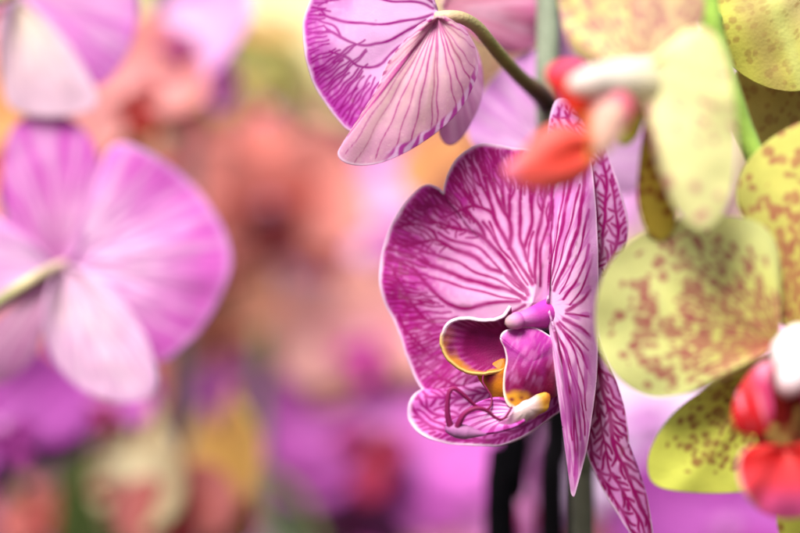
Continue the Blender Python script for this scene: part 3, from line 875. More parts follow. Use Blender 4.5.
# =================================================================== FLOWER SEEN FROM BEHIND, TOP
def top_flower():
    z = 0.394
    fl = thing('orchid_flower', 'pale pink orchid bloom on a bent olive stalk, its taupe sepal folded down', 'flower', P(437, 14, z))
    fan('petal', fl, (437, 10, 1.5),
        [(430, -10), (415, -40), (385, -62), (350, -58), (325, -35), (311, -2), (304, 18), (303, 38), (306, 60), (313, 82), (324, 101), (337, 119), (349, 130), (368, 135), (392, 126), (415, 100), (432, 60), (438, 30)],
        z + 0.003, style_traced('#eac0e8', '#e8b4e4', '#bc3cae', '#980080', '#f2d6f0', grow_top, seed=61, halo=1.6, haloc='#b23ca2', halof=0.5, wide=1.15, mid=0.6, rimw=0.013),
        slope=(-0.012, 0.006), bulge=1.2, ruffle=(0.5, 3.5, 0.4), creases=((0.62, 0.05, 0.8),), nu=520, nv=220, seed=21, rimnoise=0.8)
    # folded sepal: taupe back
    def sep(c):
        f = style_veined('#eccccc', '#e4b8c6', '#d89cbe', '#b03c8a', '#f0cee8', n0=23, thr=1.0, w=0.00016, cross=0.0, seed=71, halo=7.0, mid=0.5, haloc='#d49cba', halof=0.6, rimw=0.012, taper=0.2, wave=0.07, wob=0.7)
        b = f(c)
        tq = np.stack([c['u'] * 30, c['v'] * 2.2, c['u'] * 0], -1)
        b = mixc(b, hx('#b89888'), 0.28 * sst(0.42, 0.72, vnoise(tq, 1.0, 14)) * sst(0.1, 0.35, c['v']) * (1 - 0.4 * sst(0.8, 1, c['v'])))
        # coloured margin on the lower right, where the front face turns round
        nn = vnoise(c['V'], 420, 12)
        e = sst(0.90, 0.94, c['v'] + 0.05 * (nn - 0.5)) * sst(0.50, 0.54, c['u']) * (1 - sst(0.80, 0.88, c['u']))
        st = sst(0.2, 0.8, 0.5 + 0.5 * np.sin(c['u'] * 170 + 22 * c['v'] + 7 * nn))
        b = mixc(b, mixc(np.broadcast_to(hx('#e3b6e0'), b.shape), hx('#b433a0'), st), e * 0.95)
        e2 = sst(0.84, 0.94, c['v']) * (1 - sst(0.30, 0.36, c['u'])) * sst(0.04, 0.1, c['u'])
        st2 = sst(0.5, 0.75, 0.5 + 0.5 * np.sin(c['u'] * 190 + 30 * c['v'] + 3 * vnoise(c['V'], 500, 3)))
        return mixc(b, hx('#93206c'), e2 * st2 * 0.8)
    fan('lateral_sepal', fl, (438, 17, -1),
        [(430, 20), (418, 27), (402, 45), (388, 64), (378, 88), (366, 108), (352, 130), (342, 146), (338, 154), (341, 160), (349, 164), (362, 165.5), (380, 163), (402, 154), (424, 141), (444, 126), (459, 110), (470, 92), (477, 72), (476, 52), (468, 36), (456, 24), (445, 17)],
        z - 0.001, sep, slope=(0.0, -0.008), bulge=2.6, creases=((0.36, 0.03, -0.3), (0.46, 0.03, 0.3), (0.56, 0.03, -0.25), (0.66, 0.03, 0.3), (0.78, 0.06, 0.5)), nu=420, nv=200, seed=23)
    fan('petal', fl, (440, 12, 2),
        [(446, 20), (458, 60), (455, 95), (443, 120), (440, 135), (447, 145), (458, 142), (470, 125), (482, 95), (480, 60), (462, 25)],
        z + 0.010, style_soft('#e6b4d6', '#d08cc0', '#b060a0', seed=3, n0=9, amt=0.4), bulge=1, nu=160, nv=80, seed=25)
    fan('petal', fl, (441, 8, 2),
        [(445, 0), (460, -40), (500, -60), (535, -40), (545, 0), (542, 30), (530, 46), (510, 52), (488, 46), (470, 34), (452, 18)],
        z + 0.022, style_soft('#e3a8b8', '#d87cae', '#b84a80', seed=4, n0=9, amt=0.35), slope=(0.10, 0), bulge=1.2, ruffle=(0.8, 3, 0), nu=160, nv=80, mat=M_SOFT, seed=27)
    tube('pedicel', fl, [(437, 18, z), (448, 16.5, z - .001), (462, 18, z), (477, 27, z + .003), (491, 44, z + .007), (506, 62, z + .012), (522, 79, z + .018), (540, 94, z + .024), (548, 104, z + .027)],
         [1.3, 1.25, 1.3, 1.35, 1.4, 1.45, 1.6, 2.0, 2.3], ['#c6a48e', '#a79a6a', '#8e8648', '#857c3e', '#7a6c38', '#5a3d2c', '#2c1a18'], n=90)
    return fl


# pale bloom behind the stem
def pale_flower():
    z = 0.428
    fl = thing('orchid_flower', 'pale lilac orchid bloom half hidden behind the bent olive stalk', 'flower', P(555, 150, z))
    fan('petal', fl, (560, 160, 0), [(545, 172), (510, 165), (484, 155), (470, 140), (467, 122), (474, 104), (490, 82), (512, 60), (535, 48), (552, 55), (562, 90), (565, 130)], z,
        style_soft('#e6c0e2', '#cf8fd0', '#bb62bb', seed=8, n0=9, amt=0.5), bulge=1.2, ruffle=(1.0, 3, 0.4), nu=180, nv=90, mat=M_SOFT, seed=31)
    fan('dorsal_sepal', fl, (565, 150, 1), [(555, 120), (545, 70), (548, 20), (565, -5), (582, 15), (590, 70), (578, 120)], z + 0.004,
        style_soft('#dcb0d8', '#c47fc0', '#a050a0', seed=9, n0=7, amt=0.4), bulge=1, nu=120, nv=60, mat=M_SOFT, seed=33)
    fan('petal', fl, (570, 160, 1), [(575, 130), (600, 95), (630, 90), (655, 110), (660, 145), (650, 180), (620, 195), (590, 185)], z + 0.006,
        style_soft('#ecc6ea', '#e2aee2', '#c880c6', seed=10, n0=9, amt=0.3), slope=(0.1, 0), bulge=1, nu=120, nv=60, mat=M_SOFT, seed=35)
    fan('lateral_sepal', fl, (562, 168, 1), [(550, 175), (520, 200), (505, 235), (512, 260), (535, 255), (560, 225), (570, 185)], z + 0.006,
        style_soft('#ecc6ea', '#d89ad6', '#c880c6', seed=10, n0=7, amt=0.3), bulge=1, nu=100, nv=50, mat=M_SOFT, seed=36)
    tube('pedicel', fl, [(566, 158, z + .004), (575, 190, z + .012), (572, 230, z + .006), (572, 250, z + .003)], [1.5, 1.4, 1.5], ['#8d8a50', '#7d7a46'])
    return fl


# =================================================================== YELLOW FLOWERS IN FRONT
def yellow_top():
    z = 0.359
    fl = thing('orchid_flower', 'pale yellow orchid bloom blurred in front, with white column and coral red pointed lip', 'flower', P(642, 80, z))
    fan('dorsal_sepal', fl, (636, 72, 0), [(628, 66), (608, 66), (586, 60), (570, 46), (562, 18), (558, -15), (570, -45), (600, -50), (622, -25), (634, 10), (640, 45)], z + 0.003,
        style_spots('#ece2a8', '#e4da8e', '#c27a84', seed=4, dens=lambda u, v: 0.85 - 0.25 * v, size=0.0012, amt=0.85), slope=(-0.03, 0), bulge=1, ruffle=(0.5, 3, 0), nu=220, nv=110, mat=M_SOFT, seed=41)
    fan('petal', fl, (648, 70, 0), [(636, 58), (630, 20), (632, -25), (655, -50), (690, -45), (703, -10), (702, 20), (688, 42), (664, 62)], z + 0.002,
        style_spots('#eadfa6', '#e0d292', '#bf7880', seed=6, dens=lambda u, v: 0.92 - 0.2 * v, size=0.0013, amt=0.85, wash='#d6a898', washf=lambda u, v: 0.35 + 0 * u), bulge=1, nu=220, nv=110, mat=M_SOFT, seed=43)
    fan('petal', fl, (644, 76, 0), [(650, 66), (664, 48), (684, 32), (703, 28), (718, 40), (728, 66), (734, 100), (737, 140), (735, 172), (729, 200), (718, 220), (704, 229), (690, 224), (676, 208), (664, 182), (653, 150), (645, 115), (640, 90)], z - 0.002,
        style_spots('#eeeab4', '#eae8a6', '#cc7c82', seed=9, dens=lambda u, v: 0.22 + 0.5 * sst(0.62, 0.9, u) * (1 - 0.3 * v) + 0.4 * (1 - sst(0.0, 0.3, v)), size=0.0015, amt=0.85, wash='#dcaaa4', washf=lambda u, v: 0.55 * sst(0.66, 0.88, u) * (1 - 0.4 * v)), slope=(-0.03, 0.01), bulge=2.2, ruffle=(0.5, 2.5, 0), nu=260, nv=130, mat=M_SOFT, seed=45)
    fan('lateral_sepal', fl, (650, 92, 1), [(646, 120), (641, 155), (638, 190), (641, 215), (650, 236), (664, 240), (675, 225), (674, 200), (668, 165), (660, 120)], z + 0.010,
        style_spots('#cfb846', '#c8b040', '#8e3f1c', seed=12, dens=lambda u, v: 0.62, size=0.0014, amt=0.85), bulge=0.8, nu=140, nv=80, mat=M_SOFT, seed=47)
    fan('lateral_sepal', fl, (640, 92, 1), [(632, 110), (622, 128), (618, 140), (624, 146), (636, 138), (644, 118)], z + 0.006,
        style_spots('#d5cf62', '#c9cc58', '#b9923c', seed=13, dens=0.2, size=0.0014), bulge=0.5, nu=80, nv=40, mat=M_SOFT, seed=49)
    tube('column', fl, [(646, 82, z), (630, 80, z - .003), (612, 80, z - .006), (595, 81, z - .008), (580, 84, z - .010), (572, 86, z - .0105)], [5.0, 4.3, 3.6, 3.2, 2.8, 1.7], ['#ece6b8', '#efe8cc', '#f0e9da', '#eee6dc', '#ecd8d0'], mat=M_SOFT)

    def mid(c):
        b = mixc(np.broadcast_to(hx('#d9402c'), c['V'].shape), hx('#ea6058'), sst(0.2, 0.9, c['v']))
        b = mixc(b, hx('#f27f9c'), sst(530, 510, c['px']) if False else 1 - sst(506, 528, c['px']))
        b = mixc(b, hx('#c4241c'), 0.55 * np.exp(-(((c['py'] - (160 - 0.08 * (c['px'] - 540))) / 6) ** 2)) * sst(525, 560, c['px']))
        return mixc(b, hx('#e89a30'), sst(583, 594, c['px']))
    lip = fan('lip', fl, (588, 150, -2), [(592, 138), (578, 130), (562, 126), (548, 128), (535, 137), (522, 152), (510, 164), (503, 171), (508, 178), (522, 185), (542, 189), (562, 187), (578, 180), (590, 168), (595, 155)], z - 0.006, mid,
              slope=(0.03, 0), bulge=1.8, creases=((0.5, 0.12, 0.4),), nu=160, nv=90, mat=M_LIP, thick=0.001, seed=51)

    def red(c):
        b = mixc(np.broadcast_to(hx('#d4281f'), c['V'].shape), hx('#e23b62'), sst(84, 66, c['py']) if False else 1 - sst(66, 84, c['py']))
        return mixc(b, hx('#e07c30'), sst(100, 126, c['py']) * 0.7)
    a = fan('side_lobe', fl, (588, 96, 0), [(600, 84), (592, 70), (576, 62), (560, 62), (549, 68), (547, 78), (556, 92), (566, 106), (576, 118), (588, 128), (596, 128), (600, 112)], z - 0.003, red, closed=True, bulge=1.2, nu=100, nv=50, mat=M_LIP, thick=0.001)

    def pink(c):
        b = mixc(np.broadcast_to(hx('#eac0ac'), c['V'].shape), hx('#e06a8c'), sst(0.45, 0.95, c['v']) * (1 - sst(112, 140, c['py'])))
        b = mixc(b, hx('#c23a5c'), 0.7 * sst(615, 630, c['px']) * (1 - sst(118, 135, c['py'])))
        return mixc(b, hx('#e87838'), 1 - sst(586, 600, c['px']))
    b = fan('side_lobe', fl, (606, 122, -1), [(588, 110), (594, 98), (606, 92), (620, 92), (632, 100), (633, 114), (624, 128), (616, 142), (606, 152), (595, 154), (588, 140), (586, 124)], z - 0.007, pink, closed=True, bulge=1.2, nu=100, nv=50, mat=M_LIP, thick=0.001)
    a.parent = lip; b.parent = lip
    tube('pedicel', fl, [(646, 82, z + .003), (664, 70, z + .012), (690, 50, z + .02), (714, 30, z + .024)], [1.6, 1.5, 1.6], ['#b9c070', '#8fb04a', '#7fae44'])
    return fl


def yellow_right():
    z = 0.372
    fl = thing('orchid_flower', 'yellow orchid bloom with maroon speckles, white column and red lip at the frame edge', 'flower', P(792, 350, z))
    fan('petal', fl, (778, 342, 0), [(780, 320), (780, 285), (777, 250), (766, 229), (748, 219), (722, 215.5), (692, 217), (660, 226), (631, 241), (610, 263), (598.5, 290), (595.5, 318), (599, 345), (611, 370), (631, 388), (655, 397), (685, 394), (715, 383), (745, 369), (768, 352)], z,
        style_spots('#dcda74', '#e4e698', '#ac4256', seed=15,
                    dens=lambda u, v: np.clip(0.95 - 0.42 * sst(0.35, 0.95, v) - 0.30 * (1 - sst(0.12, 0.5, u)) * sst(0.2, 0.55, v) - 0.5 * sst(0.88, 0.95, v), 0, 1), size=0.00120, stretch=1.7, amt=0.92,
                    wash='#a84a3e', washf=lambda u, v: 0.65 * (1 - sst(0.12, 0.42, v)) * sst(0.45, 0.7, u)),
        slope=(0.004, 0), bulge=2.4, ruffle=(0.8, 3, 1.2), creases=((0.42, 0.05, -1.0),), nu=320, nv=160, mat=M_SOFT, seed=53)
    fan('lateral_sepal', fl, (796, 352, 1), [(775, 352), (745, 369), (712, 386), (684, 404), (664, 425), (652, 446), (647.5, 464), (651, 480), (664, 488.5), (690, 492), (720, 493), (755, 490), (795, 482), (825, 450), (830, 390)], z + 0.006,
        style_spots('#ccc84c', '#d2d65e', '#862a30', seed=17,
                    dens=lambda u, v: np.clip(0.92 - 0.30 * v - 0.80 * sst(0.80, 0.92, v), 0, 1), size=0.00095, stretch=1.7, amt=0.85),
        bulge=1.2, ruffle=(0.5, 2.5, 0), creases=((0.5, 0.04, -0.8),), nu=300, nv=150, mat=M_SOFT, seed=55)
    fan('dorsal_sepal', fl, (795, 340, 1), [(780, 320), (776, 280), (760, 240), (742, 212), (737, 192), (744, 168), (760, 148), (782, 132), (808, 122), (845, 135), (862, 200), (848, 280), (820, 330)], z + 0.003,
        style_spots('#cfc062', '#d2cf6c', '#a8484a', seed=19,
                    dens=lambda u, v: np.clip(0.86 - 0.55 * sst(0.45, 0.95, v), 0, 1), size=0.0014, stretch=1.6, amt=0.85),
        bulge=1.6, ruffle=(0.6, 2.5, 0.5), nu=280, nv=140, mat=M_SOFT, seed=57)
    fan('petal', fl, (805, 345, 0), [(815, 320), (850, 270), (900, 260), (940, 300), (945, 360), (900, 400), (850, 395), (815, 370)], z - 0.001,
        style_spots('#d0c660', '#d8d488', '#a8485a', seed=22, dens=lambda u, v: 0.7 - 0.4 * v, size=0.0013), slope=(-0.03, 0), bulge=2, nu=160, nv=80, mat=M_SOFT, seed=58)
    fan('lateral_sepal', fl, (802, 356, 1), [(790, 400), (780, 470), (776, 512), (785, 545), (820, 560), (860, 520), (865, 450), (835, 390)], z + 0.008,
        style_spots('#bdb43c', '#c6c652', '#8a2c2c', seed=24, dens=lambda u, v: 0.6 - 0.5 * v, size=0.0013), bulge=1, nu=160, nv=80, mat=M_SOFT, seed=59)
    tube('column', fl, [(800, 338, z - .001), (797, 350, z - .005), (793, 362, z - .008), (789, 376, z - .009), (787, 386, z - .0085)], [3.4, 4.3, 4.9, 3.6, 1.6], ['#e6e2c0', '#f4eee4', '#f2e8ea', '#eddde0', '#c88a70'], mat=M_SOFT)

    tube('anther_cap', fl, [(794, 374, z - .0105), (790, 382, z - .0118), (787, 389, z - .0112), (786, 393, z - .010)], [2.2, 2.9, 2.2, 0.9], ['#efe2e2', '#f2e6e8', '#dca8b0', '#b06a60'], mat=M_SOFT)

    def mid(c):
        b = mixc(np.broadcast_to(hx('#b5100f'), c['V'].shape), hx('#e2404a'), sst(455, 482, c['py']))
        b = mixc(b, hx('#e85a9a'), sst(478, 508, c['py']) * (0.5 + 0.5 * sst(745, 775, c['px'])))
        return mixc(b, hx('#f0b4b4'), sst(0.9, 1.0, c['v']) * (1 - sst(748, 765, c['px'])))
    lip = fan('lip', fl, (785, 448, -1), [(768, 446), (750, 449), (740, 458), (739, 474), (744, 492), (756, 506), (772, 515), (790, 517), (812, 512), (830, 495), (836, 470), (825, 450), (805, 444)], z - 0.008, mid, closed=False, bulge=2.2, ruffle=(0.5, 3, 0), nu=160, nv=80, mat=M_LIP, thick=0.001, seed=61)

    def sl(c):
        b = mixc(np.broadcast_to(hx('#d5222c'), c['V'].shape), hx('#de4a80'), sst(748, 764, c['px'] - 0.25 * (c['py'] - 380)))
        b = mixc(b, hx('#f0a0b8'), 0.6 * sst(0.55, 0.8, vnoise(np.stack([c['px'] * 0.22 - c['py'] * 0.05, c['py'] * 0.03, c['px'] * 0], -1), 1.0, 9)))
        return mixc(b, hx('#b01414'), sst(405, 435, c['py']))
    a = fan('side_lobe', fl, (754, 400, -1), [(770, 362), (757, 368), (745, 382), (736, 400), (733, 418), (738, 430), (752, 434), (766, 430), (772, 412), (770, 388)], z - 0.008, sl, closed=True, bulge=1.2, nu=100, nv=50, mat=M_LIP, thick=0.001)

    def thr(c):
        b = mixc(np.broadcast_to(hx('#8a1512'), c['V'].shape), hx('#c49a52'), sst(0.58, 0.8, vnoise(c['V'], 330, 6)))
        return b
    t = fan('throat', fl, (785, 420, 2), [(762, 388), (790, 384), (815, 392), (822, 420), (815, 450), (790, 458), (764, 452), (756, 430), (758, 405)], z - 0.003, thr, closed=True, bulge=-1, nu=100, nv=40, mat=M_LIP, thick=0.001)
    b = fan('side_lobe', fl, (818, 402, -1), [(805, 368), (820, 368), (836, 384), (842, 408), (834, 430), (815, 432), (806, 410)], z - 0.008, sl, closed=True, bulge=1.2, nu=80, nv=40, mat=M_LIP, thick=0.001)
    for o in (a, b, t): o.parent = lip
    tube('pedicel', fl, [(800, 345, z + .004), (812, 350, z + .015), (818, 370, z + .022), (820, 400, z + .024)], [1.7, 1.6, 1.6], ['#b9c070', '#8fb04a', '#7fae44'])
    return fl


def yellow_corner():
    z = 0.392
    fl = thing('orchid_flower', 'olive yellow orchid bloom in the upper corner behind the green stem', 'flower', P(815, 0, z))

    def pa(c):
        f = style_spots('#d2c284', '#cecb5a', '#9c6c38', seed=27, dens=lambda u, v: 0.48 - 0.1 * v, size=0.0012, amt=0.6)
        b = f(c)
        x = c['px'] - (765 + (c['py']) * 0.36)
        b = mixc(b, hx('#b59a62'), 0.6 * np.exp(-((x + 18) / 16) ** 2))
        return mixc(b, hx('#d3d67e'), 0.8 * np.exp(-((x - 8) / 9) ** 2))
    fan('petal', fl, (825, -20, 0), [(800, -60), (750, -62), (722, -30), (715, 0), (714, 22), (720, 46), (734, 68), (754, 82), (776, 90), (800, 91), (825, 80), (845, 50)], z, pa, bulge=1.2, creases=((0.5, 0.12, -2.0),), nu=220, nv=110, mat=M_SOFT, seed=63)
    fan('lateral_sepal', fl, (830, 10, 1), [(800, 60), (765, 62), (738, 70), (728, 90), (730, 118), (742, 142), (765, 155), (795, 150), (830, 120), (845, 60)], z + 0.012,
        style_spots('#bfa860', '#c2b25c', '#a06c40', seed=29, dens=lambda u, v: 0.5, size=0.0014, amt=0.6), bulge=1, nu=160, nv=80, mat=M_SOFT, seed=65)
    fan('petal', fl, (835, -10, 0), [(850, 20), (890, 40), (930, 20), (940, -40), (900, -80), (855, -60)], z + 0.002,
        style_spots('#c9b878', '#c3c04e', '#9c7438', seed=33, dens=0.4, size=0.0013), bulge=1, nu=100, nv=50, mat=M_SOFT, seed=67)
    tube('pedicel', fl, [(828, -10, z + .003), (795, 0, z + .012), (745, 14, z + .009), (720, 18, z + .004), (708, 21, .378)], [1.6, 1.5, 1.6], ['#b9c070', '#8fb04a', '#7fae44'])
    return fl


# =================================================================== PINK FLOWERS AT THE LEFT
def left_flower():
    z = 0.446
    fl = thing('orchid_flower', 'large soft magenta orchid bloom at left seen from behind with a pale sepal hanging down', 'flower', P(62, 265, z))
    kw = dict(mat=M_SOFT)
    fan('dorsal_sepal', fl, (60, 265, 1), [(40, 255), (14, 240), (4, 205), (3, 165), (9, 135), (24, 118), (45, 113), (68, 118), (86, 132), (97, 155), (104, 185), (103, 215), (92, 240), (75, 258)], z + 0.004,
        style_soft('#d9a0c8', '#c654b8', '#a8409c', seed=11, n0=14, thr=0.003, w=0.0004, amt=0.55, mid=(0.0, 0.95)), bulge=1.5, creases=((0.5, 0.2, 0.8),), nu=260, nv=130, seed=71, **kw)
    fan('petal', fl, (65, 264, 0), [(80, 250), (96, 225), (102, 195), (103, 168), (109, 150), (122, 143), (140, 148), (165, 162), (190, 182), (210, 206), (224, 230), (231, 254), (229, 276), (217, 304), (202, 328), (184, 346), (166, 360), (152, 360), (130, 335), (105, 300), (85, 278)], z,
        style_soft('#efc8e8', '#d468c6', '#b040a8', seed=13, n0=14, thr=0.003, w=0.0004, amt=0.6, mid=(0.15, 0.95), crim='#dca8dc'), slope=(0.01, 0), bulge=1.5, ruffle=(0.7, 3, 0), creases=((0.5, 0.05, -0.9), (0.62, 0.03, 0.6)), nu=320, nv=150, seed=73, **kw)
    fan('lateral_sepal', fl, (66, 267, -1), [(78, 266), (96, 275), (116, 293), (134, 317), (148, 342), (156, 368), (157.5, 385), (150, 397), (134, 403), (112, 402), (88, 393), (66, 376), (50, 352), (44, 325), (45, 300), (52, 280)], z - 0.003,
        style_soft('#eed2da', '#eec8e6', '#cc84c4', seed=15, n0=11, thr=0.004, w=0.0004, amt=0.5, mid=(0.2, 0.9), crim='#dd8fd6'), bulge=2, nu=260, nv=130, seed=75, **kw)
    fan('petal', fl, (56, 266, 0), [(40, 250), (10, 225), (-40, 200), (-90, 210), (-120, 250), (-110, 300), (-60, 320), (0, 308), (38, 285)], z + 0.002,
        style_soft('#e3bfe0', '#cf7cc8', '#b85ab0', seed=17, n0=11, amt=0.4), slope=(-0.01, 0), bulge=1.5, nu=200, nv=100, seed=77, **kw)
    fan('lateral_sepal', fl, (56, 270, 1), [(44, 285), (20, 310), (-20, 335), (-45, 365), (-30, 390), (5, 382), (35, 355), (50, 310)], z + 0.003,
        style_soft('#b98aa0', '#c07aae', '#9c5a90', seed=19, n0=8, amt=0.4), bulge=1, nu=140, nv=70, seed=79, **kw)
    tube('pedicel', fl, [(64, 265, z - .002), (50, 270, z - .008), (30, 281, z - .012), (5, 298, z - .012), (-25, 320, z - .008), (-60, 345, z)], [1.3, 1.4, 1.5, 1.6, 1.7], ['#d6b8a8', '#b7ab7e', '#98a06a', '#8a9a60'])
    return fl


def left_top_flower():
    z = 0.452
    fl = thing('orchid_flower', 'blurred magenta orchid bloom in the top left corner with a cream sepal', 'flower', P(15, -10, z))
    kw = dict(mat=M_SOFT)
    fan('petal', fl, (15, -10, 0), [(20, -40), (55, -75), (100, -70), (130, -35), (138, 5), (133, 40), (120, 66), (103, 84), (90, 80), (68, 50), (40, 15)], z, style_soft('#d486c8', '#d070c8', '#ecc0e6', seed=23, n0=9, amt=0.45), bulge=1.4, ruffle=(0.6, 3, 0), creases=((0.6, 0.06, 0.8),), nu=200, nv=100, seed=81, **kw)
    fan('lateral_sepal', fl, (18, 0, -1), [(30, 5), (55, 28), (78, 58), (95, 90), (96, 106), (80, 114), (55, 117), (28, 115), (8, 104), (2, 75), (3, 40), (8, 12)], z - 0.002, style_soft('#e6d8bc', '#ecccdf', '#d0a0c4', seed=25, n0=8, amt=0.35), bulge=1.8, nu=180, nv=90, seed=83, **kw)
    fan('petal', fl, (10, -8, 0), [(5, 10), (-20, 30), (-60, 40), (-100, 10), (-100, -50), (-50, -75), (0, -45)], z + .002, style_soft('#d486c8', '#c868c0', '#ecc0e6', seed=27, n0=9, amt=0.4), bulge=1.4, nu=140, nv=70, seed=85, **kw)
    fan('dorsal_sepal', fl, (12, -14, 1), [(-10, -40), (-25, -90), (0, -130), (35, -120), (45, -70), (28, -30)], z + .004, style_soft('#d486c8', '#c868c0', '#ecc0e6', seed=29, n0=7, amt=0.4), bulge=1.2, nu=120, nv=60, seed=87, **kw)
    tube('pedicel', fl, [(15, -8, z - .002), (-5, 0, z - .010), (-40, 20, z - .012), (-80, 60, z - .004)], [1.4, 1.5, 1.7], ['#b7ab7e', '#98a06a', '#8a9a60'])
    return fl


# =================================================================== background blooms (real size, built in their own frame)
PET = [(0.06, 0.02), (.22, .04), (.48, .20), (.64, .48), (.62, .78), (.42, 1.0), (.14, 1.08), (-.14, 1.08), (-.42, 1.0), (-.62, .78), (-.64, .48), (-.48, .20), (-.22, .04), (-.06, .02)]
SEP = [(0.04, 0.02), (.16, .12), (.29, .38), (.31, .66), (.20, .92), (.06, 1.04), (-.06, 1.04), (-.20, .92), (-.31, .66), (-.29, .38), (-.16, .12), (-.04, .02)]


def local_petal(outline, L, ang, zoff, cup, ruf, cin, cout, seed, nu=44, nv=16, speck=None):
    r = np.random.default_rng(seed)
    R = catmull(np.array(outline) * L, nu)
    u = np.linspace(0, 1, nu); v = np.linspace(0, 1, nv)
    U, Vv = np.meshgrid(u, v, indexing='ij')
    G = Vv[..., None] * R[:, None, :]
    x, y = G[..., 0], G[..., 1]
    z = cup * (x * x + 0.5 * y * y) / L - 0.10 * y * (y / L) + ruf * L * Vv ** 2 * np.sin(2 * np.pi * 2.6 * U + r.random() * 6) + zoff
    z = z + 0.05 * L * np.exp(-(x / (0.08 * L)) ** 2) * (1 - Vv)
    ca, sa = math.cos(ang), math.sin(ang)
    V = np.stack([x * ca - y * sa, x * sa + y * ca, z], -1).reshape(-1, 3)
    n = vnoise(V + seed * 0.37, 90, seed)
    c = mixc(np.broadcast_to(hx(cin), V.shape), hx(cout), sst(0.05, 0.95, Vv.ravel() + 0.3 * (n - 0.5)))
    stripe = 0.5 + 0.5 * np.sin(U.ravel() * 70 + 3 * n)
    c = c * (0.90 + 0.14 * stripe)[:, None]
    if speck:
        c = mixc(c, hx(speck), 0.7 * sst(0.58, 0.7, vnoise(V + seed, 420, seed + 3)) * (1 - 0.6 * Vv.ravel()))
    return V, grid_faces(nu, nv), c


def local_blob(center, rad, c1, c2, seed, nu=16, nv=10):
    th = np.linspace(0, 2 * np.pi, nu); ph = np.linspace(0, np.pi, nv)
    T, Ph = np.meshgrid(th, ph, indexing='ij')
    V = np.stack([np.cos(T) * np.sin(Ph) * rad[0], np.sin(T) * np.sin(Ph) * rad[1], np.cos(Ph) * rad[2]], -1).reshape(-1, 3) + np.array(center)
    c = mixc(np.broadcast_to(hx(c1), V.shape), hx(c2), sst(0.3, 0.7, vnoise(V + seed, 200, seed)))
    return V, grid_faces(nu, nv), c


def bloom_pieces(L, pal, seed):
    pi, po, si, so, lc, lc2, cc = pal[:7]
    sp = pal[7] if len(pal) > 7 else None
    r = np.random.default_rng(seed + 900)
    rd = math.radians
    j = lambda a: rd(a + 8 * (r.random() - 0.5))
    out = [('dorsal_sepal', *local_petal(SEP, L * 1.0, j(0), -0.001, 0.25, 0.03, si, so, seed + 1, speck=sp)),
           ('lateral_sepal', *local_petal(SEP, L * 0.98, j(128), -0.0012, 0.25, 0.03, si, so, seed + 2, speck=sp)),
           ('lateral_sepal', *local_petal(SEP, L * 0.98, j(-128), -0.0014, 0.25, 0.03, si, so, seed + 3, speck=sp)),
           ('petal', *local_petal(PET, L * 1.0, j(74), 0.0012, 0.22, 0.05, pi, po, seed + 4, speck=sp)),
           ('petal', *local_petal(PET, L * 1.0, j(-74), 0.0016, 0.22, 0.05, pi, po, seed + 5, speck=sp))]
    # lip: one curved middle lobe; column: a short rounded nose
    V, F, c = local_petal(SEP, L * 0.55, rd(180), 0.0, 0.8, 0.05, lc, lc2, seed + 6, nu=30, nv=12)
    V = V.copy(); yy = -V[:, 1]
    V[:, 2] += 0.10 * L + 0.45 * yy - 0.5 * yy * yy / (L * 0.55)
    out.append(('lip', V, F, c))
    for s in (-1, 1):
        V, F, c = local_petal(SEP, L * 0.34, rd(180 + 55 * s), 0.0, 1.5, 0.05, lc2, lc, seed + 7 + s, nu=24, nv=10)
        V = V.copy(); V[:, 2] += 0.10 * L + 0.5 * np.hypot(V[:, 0], V[:, 1])
        out.append(('side_lobe', V, F, c))
    out.append(('column', *local_blob((0, 0.02 * L, 0.12 * L), (0.10 * L, 0.10 * L, 0.16 * L), cc, cc, seed)))
    return out


def flower_matrix(px, py, z, yaw, pitch, roll):
    rd = math.radians
    p = P(px, py, z)
    return Matrix.Translation(p) @ Matrix.Rotation(rd(yaw), 4, 'Z') @ Matrix.Rotation(rd(90 - pitch), 4, 'X') @ Matrix.Rotation(rd(roll), 4, 'Z')


NB = [0]


def nearer(z):
    return 0.40 + (z - 0.40) * 0.62 if z > 0.55 else z



def bloom(label, px, py, z, L, yaw, pitch, roll, pal, group=None):
    NB[0] += 1
    if z > 0.55:
        z2 = nearer(z); L *= z2 / z; z = z2
    seed = NB[0] * 17
    t = thing('orchid_flower', label, 'flower', (0, 0, 0), group)
    t.matrix_world = flower_matrix(px, py, z, yaw, pitch, roll)
    lip = None; lobes = []
    for nm, V, F, c in bloom_pieces(L, pal, seed):
        o = link_mesh(nm, V, F, c, M_LIP if nm in ('lip', 'side_lobe') else M_SOFT, t, None, 0.0005)
        if nm == 'lip': lip = o
        if nm == 'side_lobe': lobes.append(o)
    for o in lobes: o.parent = lip
    # stalk behind the bloom, bending down
    pts = np.array([(0, 0, -0.001), (0.001, 0.002, -0.010), (0.002, -0.004, -0.022), (0.002, -0.020, -0.030)])
    tube('pedicel', t, pts, [1.4, 1.3, 1.5], ['#9aa060', '#7f8a48', '#66763a'], world=True, nseg=8, n=14, loc=None)
    return t


# tube() subtracts the parent's location: undo for local parents
_tube = tube
def tube(name, parent, pts, rad, cols, **k):
    if k.get('world') and parent is not None:
        pts = np.asarray(pts, float) + np.array(parent.location)
    return _tube(name, parent, pts, rad, cols, **k)


